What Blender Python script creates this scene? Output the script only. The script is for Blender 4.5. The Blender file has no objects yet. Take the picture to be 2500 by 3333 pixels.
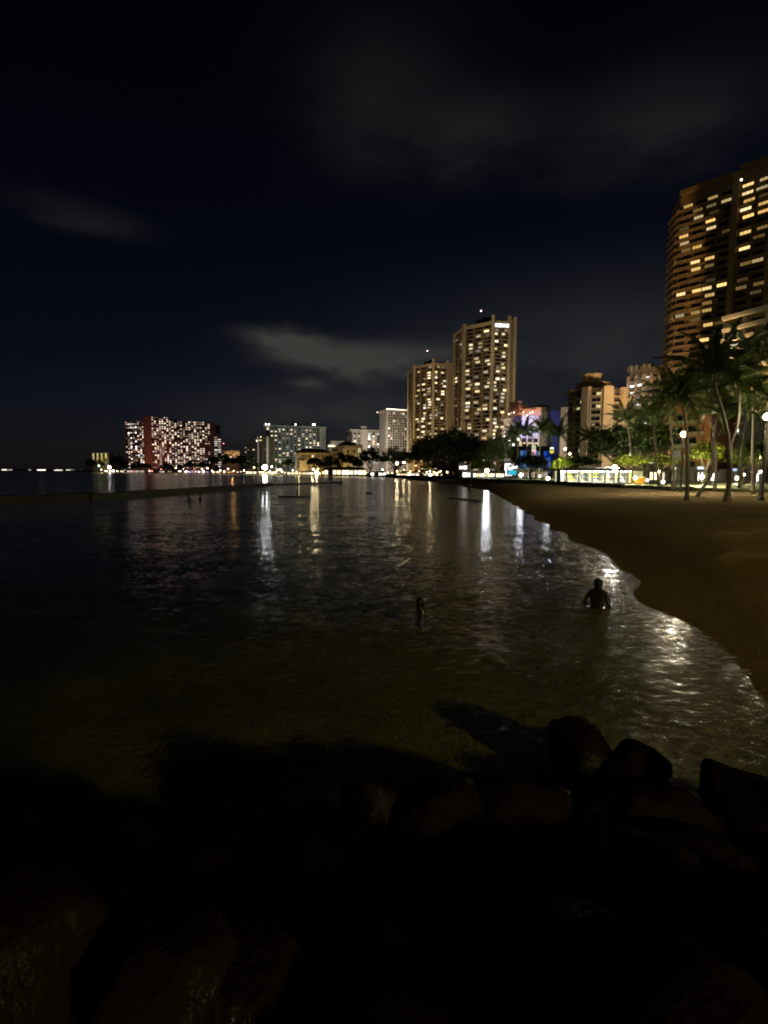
import bpy, bmesh, math, random
import numpy as np
from mathutils import Vector, Matrix, noise as mnoise

R = math.radians
rnd = random.Random(7)
scene = bpy.context.scene
col = scene.collection

# ------------------------------------------------------------------ camera
CAM_H = 3.2
PITCH = 5.0
ROLL = 0.3
FPX, PW, PH = 1785.0, 2500.0, 3333.0
HORIZON = 1537.0
cam_d = bpy.data.cameras.new('camera')
cam = bpy.data.objects.new('camera', cam_d)
col.objects.link(cam)
cam_d.sensor_fit = 'VERTICAL'
cam_d.sensor_height = 24.0
cam_d.lens = 24.0 * FPX / PH
cam_d.clip_start = 0.05
cam_d.clip_end = 60000
cam_d.shift_y = ((HORIZON - PH / 2) + FPX * math.tan(R(PITCH))) / PH
cam.location = (0, 0, CAM_H)
cam.rotation_euler = (Matrix.Rotation(R(90 - PITCH), 3, 'X') @ Matrix.Rotation(R(ROLL), 3, 'Z')).to_euler()
scene.camera = cam
CM = cam.rotation_euler.to_matrix()


def ray(px, py):
    sx = (px - PW / 2) / FPX
    sy = (PH / 2 - py) / FPX + cam_d.shift_y * PH / FPX
    return CM @ Vector((sx, sy, -1.0))


def at(px, py, Y):
    """point in the place seen at photograph pixel px,py, Y metres out"""
    d = ray(px, py)
    k = Y / d.y
    return Vector((d.x * k, Y, CAM_H + d.z * k))


def xat(px, Y):
    return at(px, HORIZON, Y).x


def zat(py, Y, px=1250):
    return at(px, py, Y).z


# ------------------------------------------------------------------ world: moonlit night sky with thin cloud
MOON_EL, MOON_AZ = 24.0, 205.0
w = bpy.data.worlds.new('World')
scene.world = w
w.use_nodes = True
nt = w.node_tree
nt.nodes.clear()
N = nt.nodes.new
L = nt.links.new
out = N('ShaderNodeOutputWorld')
bg = N('ShaderNodeBackground')
L(bg.outputs[0], out.inputs[0])
sky = N('ShaderNodeTexSky')
sky.sky_type = 'NISHITA'
sky.sun_disc = False
sky.sun_elevation = R(MOON_EL)
sky.sun_rotation = R(MOON_AZ)
sky.air_density = 1.2
sky.dust_density = 0.6
sky.ozone_density = 2.0
skm = N('ShaderNodeVectorMath'); skm.operation = 'SCALE'
skm.inputs['Scale'].default_value = 0.0016
tint = N('ShaderNodeVectorMath'); tint.operation = 'MULTIPLY'; tint.inputs[1].default_value = (.86, .80, 1.35)
L(sky.outputs[0], tint.inputs[0]); L(tint.outputs[0], skm.inputs[0])
tc = N('ShaderNodeTexCoord')
sep = N('ShaderNodeSeparateXYZ')
L(tc.outputs['Generated'], sep.inputs[0])


def m(op, a, b=None, c=None, clamp=False):
    n = N('ShaderNodeMath'); n.operation = op; n.use_clamp = clamp
    for i, v in enumerate((a, b, c)):
        if v is None:
            continue
        if isinstance(v, (int, float)):
            n.inputs[i].default_value = v
        else:
            L(v, n.inputs[i])
    return n.outputs[0]


az = m('ARCTAN2', sep.outputs[0], sep.outputs[1])
el = m('ARCSINE', sep.outputs[2])
comb = N('ShaderNodeCombineXYZ')
L(az, comb.inputs[0]); L(el, comb.inputs[1])
mp = N('ShaderNodeMapping'); mp.inputs['Scale'].default_value = (6.5, 17.0, 1)
L(comb.outputs[0], mp.inputs[0])
nz = N('ShaderNodeTexNoise'); nz.noise_dimensions = '2D'; nz.inputs['Scale'].default_value = 1.0
nz.inputs['Detail'].default_value = 4; nz.inputs['Roughness'].default_value = 0.55
L(mp.outputs[0], nz.inputs[0])
fb = nz.outputs['Fac']
# ragged rims: lift and lower the clouds by the noise
comb2 = N('ShaderNodeCombineXYZ')
L(az, comb2.inputs[0]); L(m('ADD', el, m('MULTIPLY', m('SUBTRACT', fb, .5), .055)), comb2.inputs[1])
acc = None
# cloud banks: place, half sizes, opacity
for (px, py, sa, se, op) in ((920, 1105, .060, .011, 1.2), (1040, 1145, .08, .018, .7), (1260, 1172, .15, .024, 1.05), (1005, 1255, .030, .010, .75), (1130, 1345, .24, .045, .38),
                             (270, 712, .09, .02, .16), (1250, 330, .13, .09, .17), (1580, 430, .10, .045, .20),
                             (2130, 400, .15, .06, .20), (1980, 1120, .36, .10, .34)):
    d = ray(px, py).normalized()
    a0, e0 = math.atan2(d.x, d.y), math.asin(d.z)
    v1 = N('ShaderNodeVectorMath'); v1.operation = 'MULTIPLY_ADD'
    L(comb2.outputs[0], v1.inputs[0]); v1.inputs[1].default_value = (1 / sa, 1 / se, 0); v1.inputs[2].default_value = (-a0 / sa, -e0 / se, 0)
    v2 = N('ShaderNodeVectorMath'); v2.operation = 'DOT_PRODUCT'
    L(v1.outputs[0], v2.inputs[0]); L(v1.outputs[0], v2.inputs[1])
    g = m('POWER', .37, v2.outputs['Value'])
    acc = m('MULTIPLY', g, op) if acc is None else m('MULTIPLY_ADD', g, op, acc)
acc = m('MULTIPLY', acc, m('MULTIPLY_ADD', fb, 1.5, .2), clamp=True)
mix = N('ShaderNodeMix'); mix.data_type = 'RGBA'
L(acc, mix.inputs['Factor'])
dk = N('ShaderNodeVectorMath'); dk.operation = 'SCALE'
L(skm.outputs[0], dk.inputs[0])
L(m('MULTIPLY_ADD', m('POWER', m('SUBTRACT', 1.0, sep.outputs[2], clamp=True), 2.0), .78, .22), dk.inputs['Scale'])
L(dk.outputs[0], mix.inputs['A'])
mix.inputs['B'].default_value = (0.041, 0.0415, 0.037, 1)
L(mix.outputs['Result'], bg.inputs[0])
bg.inputs[1].default_value = 1.0
w.cycles.sampling_method = 'NONE'

# ambient fill added as one dim sun lamp, same direction as the sky
sun_d = bpy.data.lights.new('moon_fill', 'SUN')
sun_d.energy = 0.012
sun_d.angle = R(0.5)
sun_d.color = (1.0, .93, .82)
sun = bpy.data.objects.new('moon_fill', sun_d)
col.objects.link(sun)
sd_ = Vector((math.sin(R(MOON_AZ)) * math.cos(R(MOON_EL)), math.cos(R(MOON_AZ)) * math.cos(R(MOON_EL)), math.sin(R(MOON_EL))))
sun.rotation_euler = sd_.to_track_quat('Z', 'Y').to_euler()

vs = scene.view_settings
vs.view_transform = 'Standard'
vs.look = 'None'
vs.exposure = 0
vs.gamma = 1
vs.use_curve_mapping = False
cy = scene.cycles
cy.max_bounces = 5
cy.diffuse_bounces = 2
cy.glossy_bounces = 3
cy.transmission_bounces = 2
cy.transparent_max_bounces = 24
cy.volume_bounces = 0
cy.use_denoising = True
cy.sample_clamp_indirect = 4
cy.caustics_reflective = False
cy.caustics_refractive = False
cy.filter_width = 1.9

# ------------------------------------------------------------------ helpers


def tag(o, label=None, cat=None, group=None, kind=None):
    if label: o['label'] = label
    if cat: o['category'] = cat
    if group: o['group'] = group
    if kind: o['kind'] = kind
    return o


def empty(name, loc, label, cat, group=None, rz=0):
    o = bpy.data.objects.new(name, None)
    o.empty_display_size = 0.2
    o.location = loc
    o.rotation_euler[2] = rz
    col.objects.link(o)
    return tag(o, label, cat, group)


def put(name, mesh, parent=None, loc=(0, 0, 0), rz=0, world=True):
    """link a mesh object; loc is a world position (parents are never scaled)"""
    o = bpy.data.objects.new(name, mesh)
    if parent is not None:
        o.parent = parent
        if world:
            v = Vector(loc) - parent.location
            if parent.rotation_euler[2]:
                v.rotate(Matrix.Rotation(-parent.rotation_euler[2], 3, 'Z'))
                rz = rz - parent.rotation_euler[2]
            loc = v
    o.location = loc
    o.rotation_euler[2] = rz
    col.objects.link(o)
    return o


def sub(o, part):
    """make an already placed part a sub-part of another part of the same thing (top-level parents carry no rotation)"""
    rz_ = part.rotation_euler[2]
    v = o.location - part.location
    v.rotate(Matrix.Rotation(-rz_, 3, 'Z'))
    o.parent = part
    o.location = v
    o.rotation_euler[2] -= rz_
    return o


class MB:
    def __init__(self):
        self.v = []; self.f = []; self.mi = []

    def face(self, pts, mi=0):
        b = len(self.v)
        self.v += [tuple(p) for p in pts]
        self.f.append(tuple(range(b, b + len(pts)))); self.mi.append(mi)

    def box(self, x0, x1, y0, y1, z0, z1, mi=0):
        b = len(self.v)
        self.v += [(x0, y0, z0), (x1, y0, z0), (x1, y1, z0), (x0, y1, z0), (x0, y0, z1), (x1, y0, z1), (x1, y1, z1), (x0, y1, z1)]
        for q in ((0, 3, 2, 1), (4, 5, 6, 7), (0, 1, 5, 4), (1, 2, 6, 5), (2, 3, 7, 6), (3, 0, 4, 7)):
            self.f.append(tuple(b + i for i in q)); self.mi.append(mi)
        return self

    def prism(self, pts, z0, z1, mi=0, top=None):
        n = len(pts); b = len(self.v)
        top = top or pts
        self.v += [(p[0], p[1], z0) for p in pts] + [(p[0], p[1], z1) for p in top]
        for i in range(n):
            j = (i + 1) % n
            self.f.append((b + i, b + j, b + n + j, b + n + i)); self.mi.append(mi)
        self.f.append(tuple(b + n + i for i in range(n))); self.mi.append(mi)
        self.f.append(tuple(b + i for i in reversed(range(n)))); self.mi.append(mi)
        return self

    def tube(self, pts, rad, n=8, mi=0):
        pts = [Vector(p) for p in pts]
        b = len(self.v); k = len(pts)
        for i, p in enumerate(pts):
            t = (pts[min(i + 1, k - 1)] - pts[max(i - 1, 0)]).normalized()
            a = t.orthogonal().normalized() if abs(t.z) < .9 else Vector((1, 0, 0))
            a = (a - t * a.dot(t)).normalized()
            c = t.cross(a)
            r = rad[i] if isinstance(rad, (list, tuple)) else rad
            for j in range(n):
                th = 2 * math.pi * j / n
                self.v.append(tuple(p + (a * math.cos(th) + c * math.sin(th)) * r))
        for i in range(k - 1):
            for j in range(n):
                jj = (j + 1) % n
                self.f.append((b + i * n + j, b + i * n + jj, b + (i + 1) * n + jj, b + (i + 1) * n + j)); self.mi.append(mi)
        self.f.append(tuple(b + j for j in reversed(range(n)))); self.mi.append(mi)
        self.f.append(tuple(b + (k - 1) * n + j for j in range(n))); self.mi.append(mi)
        return self

    def lathe(self, prof, n=12, mi=0, cx=0, cy_=0):
        b = len(self.v); k = len(prof)
        for (r, z) in prof:
            for j in range(n):
                th = 2 * math.pi * j / n
                self.v.append((cx + r * math.cos(th), cy_ + r * math.sin(th), z))
        for i in range(k - 1):
            for j in range(n):
                jj = (j + 1) % n
                self.f.append((b + i * n + j, b + i * n + jj, b + (i + 1) * n + jj, b + (i + 1) * n + j)); self.mi.append(mi)
        self.f.append(tuple(b + j for j in reversed(range(n)))); self.mi.append(mi)
        self.f.append(tuple(b + (k - 1) * n + j for j in range(n))); self.mi.append(mi)
        return self

    def mesh(self, name, mats, smooth=False):
        me = bpy.data.meshes.new(name)
        me.from_pydata(self.v, [], self.f)
        if not isinstance(mats, (list, tuple)): mats = [mats]
        for q in mats: me.materials.append(q)
        if len(mats) > 1: me.polygons.foreach_set('material_index', self.mi)
        if smooth: me.polygons.foreach_set('use_smooth', [True] * len(self.f))
        me.update()
        return me


# ------------------------------------------------------------------ materials
MATS = {}


class G:
    """tiny node-graph builder"""
    def __init__(self, name):
        self.mat = bpy.data.materials.new(name)
        self.mat.use_nodes = True
        self.t = self.mat.node_tree
        self.t.nodes.clear()
        self.out = self.n('ShaderNodeOutputMaterial')

    def n(self, typ, **kw):
        nd = self.t.nodes.new(typ)
        for k, v in kw.items():
            setattr(nd, k, v)
        return nd

    def l(self, a, b):
        self.t.links.new(a, b)

    def m(self, op, a, b=None, clamp=False):
        nd = self.n('ShaderNodeMath', operation=op, use_clamp=clamp)
        for i, v in enumerate((a, b)):
            if v is None: continue
            if isinstance(v, (int, float)): nd.inputs[i].default_value = v
            else: self.l(v, nd.inputs[i])
        return nd.outputs[0]

    def noise(self, scale, detail=3, vec=None, rough=.5, mapscale=None):
        nd = self.n('ShaderNodeTexNoise')
        nd.inputs['Scale'].default_value = scale
        nd.inputs['Detail'].default_value = detail
        nd.inputs['Roughness'].default_value = rough
        if vec is not None:
            if mapscale:
                mp_ = self.n('ShaderNodeMapping'); mp_.inputs['Scale'].default_value = mapscale
                self.l(vec, mp_.inputs[0]); vec = mp_.outputs[0]
            self.l(vec, nd.inputs[0])
        return nd

    def mixc(self, fac, a, b):
        nd = self.n('ShaderNodeMix', data_type='RGBA')
        for key, v in (('Factor', fac), ('A', a), ('B', b)):
            if isinstance(v, (int, float)): nd.inputs[key].default_value = v
            elif isinstance(v, tuple): nd.inputs[key].default_value = v if len(v) == 4 else (*v, 1)
            else: self.l(v, nd.inputs[key])
        return nd.outputs['Result']

    def ramp(self, fac, stops):
        nd = self.n('ShaderNodeValToRGB')
        e = nd.color_ramp.elements
        while len(e) < len(stops): e.new(.5)
        for el_, (p, c) in zip(e, stops):
            el_.position = p; el_.color = (*c, 1)
        self.l(fac, nd.inputs[0])
        return nd.outputs[0]


def surf(name, c1, c2=None, scale=.6, rough=.8, bump=0, bscale=8, spec=.3, mapscale=None):
    """procedural painted / stony surface with blotches and grain, in world metres"""
    if name in MATS: return MATS[name]
    g = G(name)
    c2 = c2 or tuple(x * .72 for x in c1)
    geo = g.n('ShaderNodeNewGeometry')
    nz_ = g.noise(scale, 4, geo.outputs['Position'], .6, mapscale)
    fac = g.m('MULTIPLY', g.m('SUBTRACT', nz_.outputs['Fac'], .3), 2.4, True)
    c = g.mixc(fac, c1, c2)
    b = g.n('ShaderNodeBsdfPrincipled')
    g.l(c, b.inputs['Base Color'])
    b.inputs['Roughness'].default_value = rough
    b.inputs['Specular IOR Level'].default_value = spec
    if bump:
        n2 = g.noise(bscale, 4, geo.outputs['Position'])
        bp = g.n('ShaderNodeBump'); bp.inputs['Strength'].default_value = bump; bp.inputs['Distance'].default_value = .05
        g.l(n2.outputs['Fac'], bp.inputs['Height']); g.l(bp.outputs[0], b.inputs['Normal'])
    g.l(b.outputs[0], g.out.inputs[0])
    MATS[name] = g.mat
    return g.mat


def litpane(name, stops, lo, hi, grad=.5):
    """a lit room behind curtain and glass: tone and strength differ from window to window"""
    if name in MATS: return MATS[name]
    g = G(name)
    oi = g.n('ShaderNodeObjectInfo')
    geo = g.n('ShaderNodeNewGeometry')
    wn = g.n('ShaderNodeTexWhiteNoise', noise_dimensions='1D')
    g.l(g.m('MULTIPLY', oi.outputs['Random'], 91.7), wn.inputs['W'])
    colr = g.ramp(wn.outputs['Value'], stops)
    tcn = g.n('ShaderNodeTexCoord')
    nz_ = g.noise(.9, 2, geo.outputs['Position'], .5, (1, 1, .45))
    fold = g.m('ADD', g.m('MULTIPLY', nz_.outputs['Fac'], 1.3 * grad), 1 - .65 * grad)
    st = g.m('ADD', g.m('MULTIPLY', g.m('POWER', oi.outputs['Random'], 1.6), hi - lo), lo)
    e = g.n('ShaderNodeEmission')
    g.l(colr, e.inputs[0])
    g.l(g.m('MULTIPLY', st, fold), e.inputs[1])
    g.l(e.outputs[0], g.out.inputs[0])
    g.mat.cycles.emission_sampling = 'NONE'
    MATS[name] = g.mat
    return g.mat


def emis(name, c, s):
    if name in MATS: return MATS[name]
    g = G(name)
    e = g.n('ShaderNodeEmission')
    e.inputs[0].default_value = (*c, 1); e.inputs[1].default_value = s
    g.l(e.outputs[0], g.out.inputs[0])
    MATS[name] = g.mat
    return g.mat


def glassmat(name, c=(.012, .013, .015)):
    if name in MATS: return MATS[name]
    g = G(name)
    b = g.n('ShaderNodeBsdfPrincipled')
    b.inputs['Base Color'].default_value = (*c, 1)
    b.inputs['Roughness'].default_value = .12
    g.l(b.outputs[0], g.out.inputs[0])
    MATS[name] = g.mat
    return g.mat


WARM = ((0, (1, .74, .34)), (.45, (1, .82, .48)), (.8, (1, .88, .64)), (1, (1, .94, .82)))
GOLD = ((0, (1, .55, .14)), (.6, (1, .66, .22)), (1, (1, .80, .42)))
PALE = ((0, (1, .72, .46)), (.5, (1, .78, .58)), (.85, (1, .84, .72)), (1, (1, .88, .84)))
WHITE = ((0, (1, .92, .80)), (.5, (1, .97, .95)), (1, (.86, .93, 1)))
P_WARM = litpane('lit_room_warm', WARM, .45, 2.3)
P_DIM = litpane('dim_room_warm', WARM, .10, .36)
P_GOLD = litpane('lit_room_gold', GOLD, .35, 1.7)
P_GOLDDIM = litpane('dim_room_gold', GOLD, .05, .25)
P_PALE = litpane('lit_room_pale', PALE, .40, 2.0)
P_WHITE = litpane('lit_room_white', WHITE, .8, 4.0)
P_WDIM = litpane('dim_room_white', PALE, .12, .4)
GLASS = glassmat('dark_glass')
FRAME = surf('window_frame', (.10, .09, .08), rough=.5)


# window meshes are shared between alike windows
PANES = {}


def pane_mesh(w_, h_, glass, frame=None, nm=1):
    key = (round(w_, 2), round(h_, 2), glass.name, nm)
    if key in PANES: return PANES[key]
    b = MB(); t = min(.09, w_ * .05)
    b.face([(-w_ / 2, .02, 0), (w_ / 2, .02, 0), (w_ / 2, .02, h_), (-w_ / 2, .02, h_)], 1)
    b.box(-w_ / 2, w_ / 2, -.05, .02, -t, t, 0)
    b.box(-w_ / 2, w_ / 2, -.05, .02, h_ - t, h_ + t, 0)
    for i in range(nm + 2):
        x = -w_ / 2 + w_ * i / (nm + 1)
        b.box(x - t / 2, x + t / 2, -.06, .02, t, h_ - t, 0)
    PANES[key] = b.mesh('window', [frame or FRAME, glass])
    return PANES[key]


BALC = {}


def balcony_mesh(W, mat_, depth=1.3, par=1.0, slab=.22, rail=False):
    key = (round(W, 2), mat_.name, depth, par, rail)
    if key in BALC: return BALC[key]
    b = MB()
    b.box(0, W, -depth, 0, -slab, 0)
    if par:
        b.box(0, W, -depth - .002, -depth + .12, 0.001, par)
    BALC[key] = b.mesh('balcony', mat_)
    return BALC[key]


def facade(par, A, B, z0, fh, nf, nb, pick, wmat, pw=.62, ph=.72, balc=True, bdep=1.3, bpar=.95, fins=True, find=1.5, finw=.35,
           finmat=None, ztop=None, split=0, nm=1, wname='window', sill=.12, bmat=None, jit=0):
    """windows, balconies and piers of one face; A,B left and right foot as seen from outside.
    pick(floor, bay) -> pane material or None (no window)"""
    A = Vector((A[0], A[1])); B = Vector((B[0], B[1]))
    d = B - A; W = d.length; a = math.atan2(d.y, d.x); d.normalize()
    nrm = Vector((d.y, -d.x))
    bw = W / nb
    n = 0
    for f in range(nf):
        z = z0 + f * fh
        if balc:
            put('balcony', balcony_mesh(W, bmat or wmat, bdep, bpar), par, (A.x, A.y, z), a)
        for b in range(nb):
            pm = pick(f, b)
            if pm is None: continue
            sp = (pm,) if not split else ((pm, GLASS) if rnd.random() < .5 else (GLASS, pm)) if pm is not GLASS else (GLASS,)
            k = len(sp)
            for i, q in enumerate(sp):
                ww = bw * pw / k
                c = A + d * (bw * (b + .5 + jit * rnd.choice((-1, -.3, 1))) - bw * pw / 2 + ww * (i + .5)) + nrm * .035
                put(wname, pane_mesh(ww - .04, fh * ph, q, nm=nm), par, (c.x, c.y, z + fh * sill), a)
                n += 1
    if fins:
        zt = ztop if ztop else z0 + nf * fh
        key = ('fin', round(zt - z0, 1), find, finw, (finmat or wmat).name)
        if key not in BALC:
            BALC[key] = MB().box(-finw / 2, finw / 2, -find, 0, -.4, zt - z0).mesh('pier', finmat or wmat)
        for b in range(nb + 1):
            c = A + d * (bw * b)
            put('pier', BALC[key], par, (c.x, c.y, z0), a)
    return n


def body(par, pts, z0, z1, mat_, name='wall', top=None):
    """prism given in world coordinates"""
    o = par.location
    q = [(p[0] - o.x, p[1] - o.y) for p in pts]
    me = MB().prism(q, z0 - o.z, z1 - o.z, top=[(p[0] - o.x, p[1] - o.y) for p in top] if top else None).mesh(name, mat_)
    return put(name, me, par, (0, 0, 0), world=False)


def wbox(par, name, A, B, y0, y1, z0, z1, mat_, x0=0, x1=None):
    """box along the line A->B: y0..y1 metres behind that line"""
    A = Vector((A[0], A[1])); B = Vector((B[0], B[1])); d = B - A
    me = MB().box(x0, d.length if x1 is None else x1, y0, y1, 0, z1 - z0).mesh(name, mat_)
    return put(name, me, par, (A.x, A.y, z0), math.atan2(d.y, d.x))


def plot(A, B, depth):
    """footprint rectangle behind the line A->B"""
    A = Vector((A[0], A[1])); B = Vector((B[0], B[1])); d = (B - A).normalized(); bk = Vector((-d.y, d.x)) * depth
    return [tuple(A), tuple(B), tuple(B + bk), tuple(A + bk)]


def P2(px, Y):
    return (xat(px, Y), Y)


def ppick(p, mats_on, seed, dark=GLASS, pd=1.0):
    r_ = random.Random(seed)
    def f(fl, b):
        v = r_.random()
        if v < p: return r_.choice(mats_on)
        return dark if r_.random() < pd else None
    return f


def light(name, typ, loc, power, color, radius=.5, parent=None, target=None, angle=80, blend=.6):
    ld = bpy.data.lights.new(name, typ)
    ld.energy = power
    ld.color = color
    ld.shadow_soft_size = radius
    o = bpy.data.objects.new(name, ld)
    col.objects.link(o)
    if parent is not None:
        o.parent = parent
        o.location = Vector(loc) - parent.location
    else:
        o.location = loc
    if typ == 'SPOT':
        ld.spot_size = R(angle); ld.spot_blend = blend
        o.rotation_euler = (Vector(loc) - Vector(target)).to_track_quat('Z', 'Y').to_euler()
    return o


ORANGE = (1, .62, .28)
WARML = (1, .76, .48)
NEUT = (1, .90, .78)

# ------------------------------------------------------------------ terrain, water
def sea_level(px, py):
    d = ray(px, py); k = -CAM_H / d.z
    return (d.x * k, d.y * k)


NEARSHORE = [sea_level(*q) for q in ((2560, 2300), (2470, 2205), (2380, 2140), (2290, 2085), (2200, 2025), (2125, 1975), (2078, 1930), (2062, 1893), (2040, 1860), (1995, 1822), (1935, 1790), (1868, 1758),
                                     (1800, 1722), (1745, 1690), (1700, 1660), (1660, 1636), (1625, 1616), (1598, 1601))]
SHORE = [(70, -1.0), (25, 0.2), (12, 1.6), (8.2, 3.2), (6.4, 5.0)] + NEARSHORE + [(18.2, 108), (19.0, 143), (13, 215), (9, 300), (4, 357), (-22, 400), (-62, 470), (-132, 590), (-220, 705),
         (-430, 900), (-735, 1300), (-1300, 2700), (-4200, 6600), (-7500, 8800), (-15000, 11000)]
LAND = SHORE + [(-15000, 16000), (16000, 16000), (16000, -3000), (70, -3000)]


def sdist(X, Y):
    """signed distance to the shoreline, positive inland"""
    P = np.array(SHORE)
    best = np.full(X.shape, 1e9)
    for i in range(len(P) - 1):
        a, b = P[i], P[i + 1]
        d = b - a
        t = np.clip(((X - a[0]) * d[0] + (Y - a[1]) * d[1]) / (d @ d), 0, 1)
        best = np.minimum(best, np.hypot(X - a[0] - t * d[0], Y - a[1] - t * d[1]))
    Q = np.array(LAND)
    ins = np.zeros(X.shape, bool)
    j = len(Q) - 1
    for i in range(len(Q)):
        xi, yi = Q[i]; xj, yj = Q[j]
        with np.errstate(divide='ignore', invalid='ignore'):
            c = ((yi > Y) != (yj > Y)) & (X < (xj - xi) * (Y - yi) / (yj - yi + 1e-12) + xi)
        ins ^= c
        j = i
    return np.where(ins, best, -best)


def land_z(X, Y):
    s = sdist(X, Y)
    wob = .45 * np.sin(X * .55 + Y * .23) + .35 * np.sin(X * .27 - Y * .31 + 1.3)
    s = s + np.where((s > -6) & (s < 8) & (Y < 90), .22 * np.sin(Y * 1.05 + .6 * np.sin(Y * .41)) * np.clip(1 - np.abs(s) / 7, 0, 1), 0)
    f = np.interp(s, [-200, -60, -25, -12, -6, 0, 2.2, 5.5, 9, 18, 40], [-5, -2.2, -.95, -.75, -.55, 0, .24, .80, .98, 1.25, 1.52])
    gy = Y + wob * .8 + .02 * (X - 14) ** 2 * .15
    gg = np.interp(gy, [-50, -1, 4, 16.8, 17.6, 18.0, 22.4, 23.0, 23.5, 27.5, 30, 44], [-1.5, -.4, .06, .30, .34, .54, .66, .70, .94, 1.36, 1.50, 1.6])
    z = np.minimum(f, gg)
    return z


xs = np.concatenate([-np.geomspace(14000, 20, 70), np.arange(-18, 4, 2.0), np.arange(4, 46, .26), np.geomspace(46.5, 14000, 60)])
ys = np.concatenate([[-2000, -400, -60, -10, 0], np.arange(3, 62, .26), np.geomspace(62.6, 15500, 150)])
GX, GY = np.meshgrid(xs, ys)
GZ = land_z(GX, GY)
nx, ny = len(xs), len(ys)
# trodden dry sand: footprints, scuffs and low mounds
pr = np.random.RandomState(3)
GS = sdist(GX, GY)
near = (GX > 4) & (GX < 46) & (GY > 3) & (GY < 62)
dent = np.zeros_like(GZ)
for k in range(2600):
    px_, py_ = pr.uniform(7, 46), pr.uniform(10, 62)
    big = pr.rand() < .06
    rr_ = pr.uniform(.7, 1.8) if big else pr.uniform(.2, .42)
    hh_ = pr.uniform(-.04, .16) if big else pr.uniform(-.12, .04)
    i0, i1 = np.searchsorted(xs, [px_ - 3 * rr_, px_ + 3 * rr_]); j0, j1 = np.searchsorted(ys, [py_ - 3 * rr_, py_ + 3 * rr_])
    q_ = ((GX[j0:j1, i0:i1] - px_) ** 2 + (GY[j0:j1, i0:i1] - py_) ** 2) / rr_ ** 2
    dent[j0:j1, i0:i1] += hh_ * (1 - .35 * q_) * np.exp(-q_)
GZ = GZ + dent * np.clip((GS - 2.0) / 5, 0, 1) * near
verts = np.stack([GX, GY, GZ], -1).reshape(-1, 3)
ii = (np.arange(ny - 1)[:, None] * nx + np.arange(nx - 1)[None, :]).reshape(-1)
faces = np.stack([ii, ii + 1, ii + 1 + nx, ii + nx], -1)


def fast_mesh(name, verts, faces, mat_, smooth=False):
    me = bpy.data.meshes.new(name)
    nv, k = len(verts), faces.shape[1]
    me.vertices.add(nv)
    me.vertices.foreach_set('co', np.asarray(verts, np.float32).ravel())
    me.loops.add(faces.size)
    me.loops.foreach_set('vertex_index', faces.astype(np.int32).ravel())
    me.polygons.add(len(faces))
    me.polygons.foreach_set('loop_start', np.arange(0, faces.size, k, dtype=np.int32))
    me.materials.append(mat_)
    if smooth: me.polygons.foreach_set('use_smooth', np.ones(len(faces), bool))
    me.update(calc_edges=True)
    me.validate()
    return me


def sand_mat():
    g = G('beach_sand')
    geo = g.n('ShaderNodeNewGeometry')
    pos = geo.outputs['Position']
    n1 = g.noise(.35, 5, pos, .6)
    n2 = g.noise(3.2, 4, pos, .6)
    n3 = g.noise(22, 3, pos, .6)
    dryc = g.mixc(n1.outputs['Fac'], (.46, .36, .20), (.28, .205, .10))
    f2 = g.m('MULTIPLY', g.m('SUBTRACT', n2.outputs['Fac'], .42), 3, True)
    dryc = g.mixc(g.m('MULTIPLY', f2, .35), dryc, (.17, .135, .085))
    sp = g.n('ShaderNodeSeparateXYZ'); g.l(pos, sp.inputs[0])
    wet = g.m('SUBTRACT', 1.0, g.m('MULTIPLY', g.m('SUBTRACT', g.m('ADD', sp.outputs[2], g.m('MULTIPLY', n1.outputs['Fac'], .4)), .42), 2.2, True))
    under = g.m('MULTIPLY', g.m('ADD', sp.outputs[2], .02), -9.0, True)
    c = g.mixc(wet, dryc, (.20, .14, .06))
    deep_dim = g.m('MULTIPLY', g.m('ADD', g.m('ADD', sp.outputs[2], .42), g.m('MULTIPLY', g.m('SUBTRACT', n1.outputs['Fac'], .5), .5)), -2.4, True)  # darker with depth: dimness of deep water put into the seabed colour
    bed = g.mixc(deep_dim, (.15, .135, .05), (.012, .016, .007))
    c = g.mixc(under, c, bed)
    b = g.n('ShaderNodeBsdfDiffuse'); g.l(c, b.inputs['Color']); b.inputs['Roughness'].default_value = 1.0
    gw = g.n('ShaderNodeBsdfAnisotropic'); gw.inputs['Roughness'].default_value = .62
    hsum = g.m('ADD', g.m('MULTIPLY', n2.outputs['Fac'], 1.0), g.m('MULTIPLY', n3.outputs['Fac'], .35))
    bp = g.n('ShaderNodeBump'); bp.inputs['Strength'].default_value = 1.0; bp.inputs['Distance'].default_value = .22
    g.l(hsum, bp.inputs['Height']); g.l(bp.outputs[0], b.inputs['Normal']); g.l(bp.outputs[0], gw.inputs['Normal'])
    mx = g.n('ShaderNodeMixShader'); g.l(g.m('ADD', g.m('MULTIPLY', wet, .002), .004), mx.inputs[0]); g.l(b.outputs[0], mx.inputs[1]); g.l(gw.outputs[0], mx.inputs[2])
    g.l(mx.outputs[0], g.out.inputs[0])
    return g.mat


beach = put('beach', fast_mesh('beach', verts, faces, sand_mat(), True))
tag(beach, 'pale sand beach curving from the rocks towards the hotels', 'beach', kind='structure')


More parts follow.
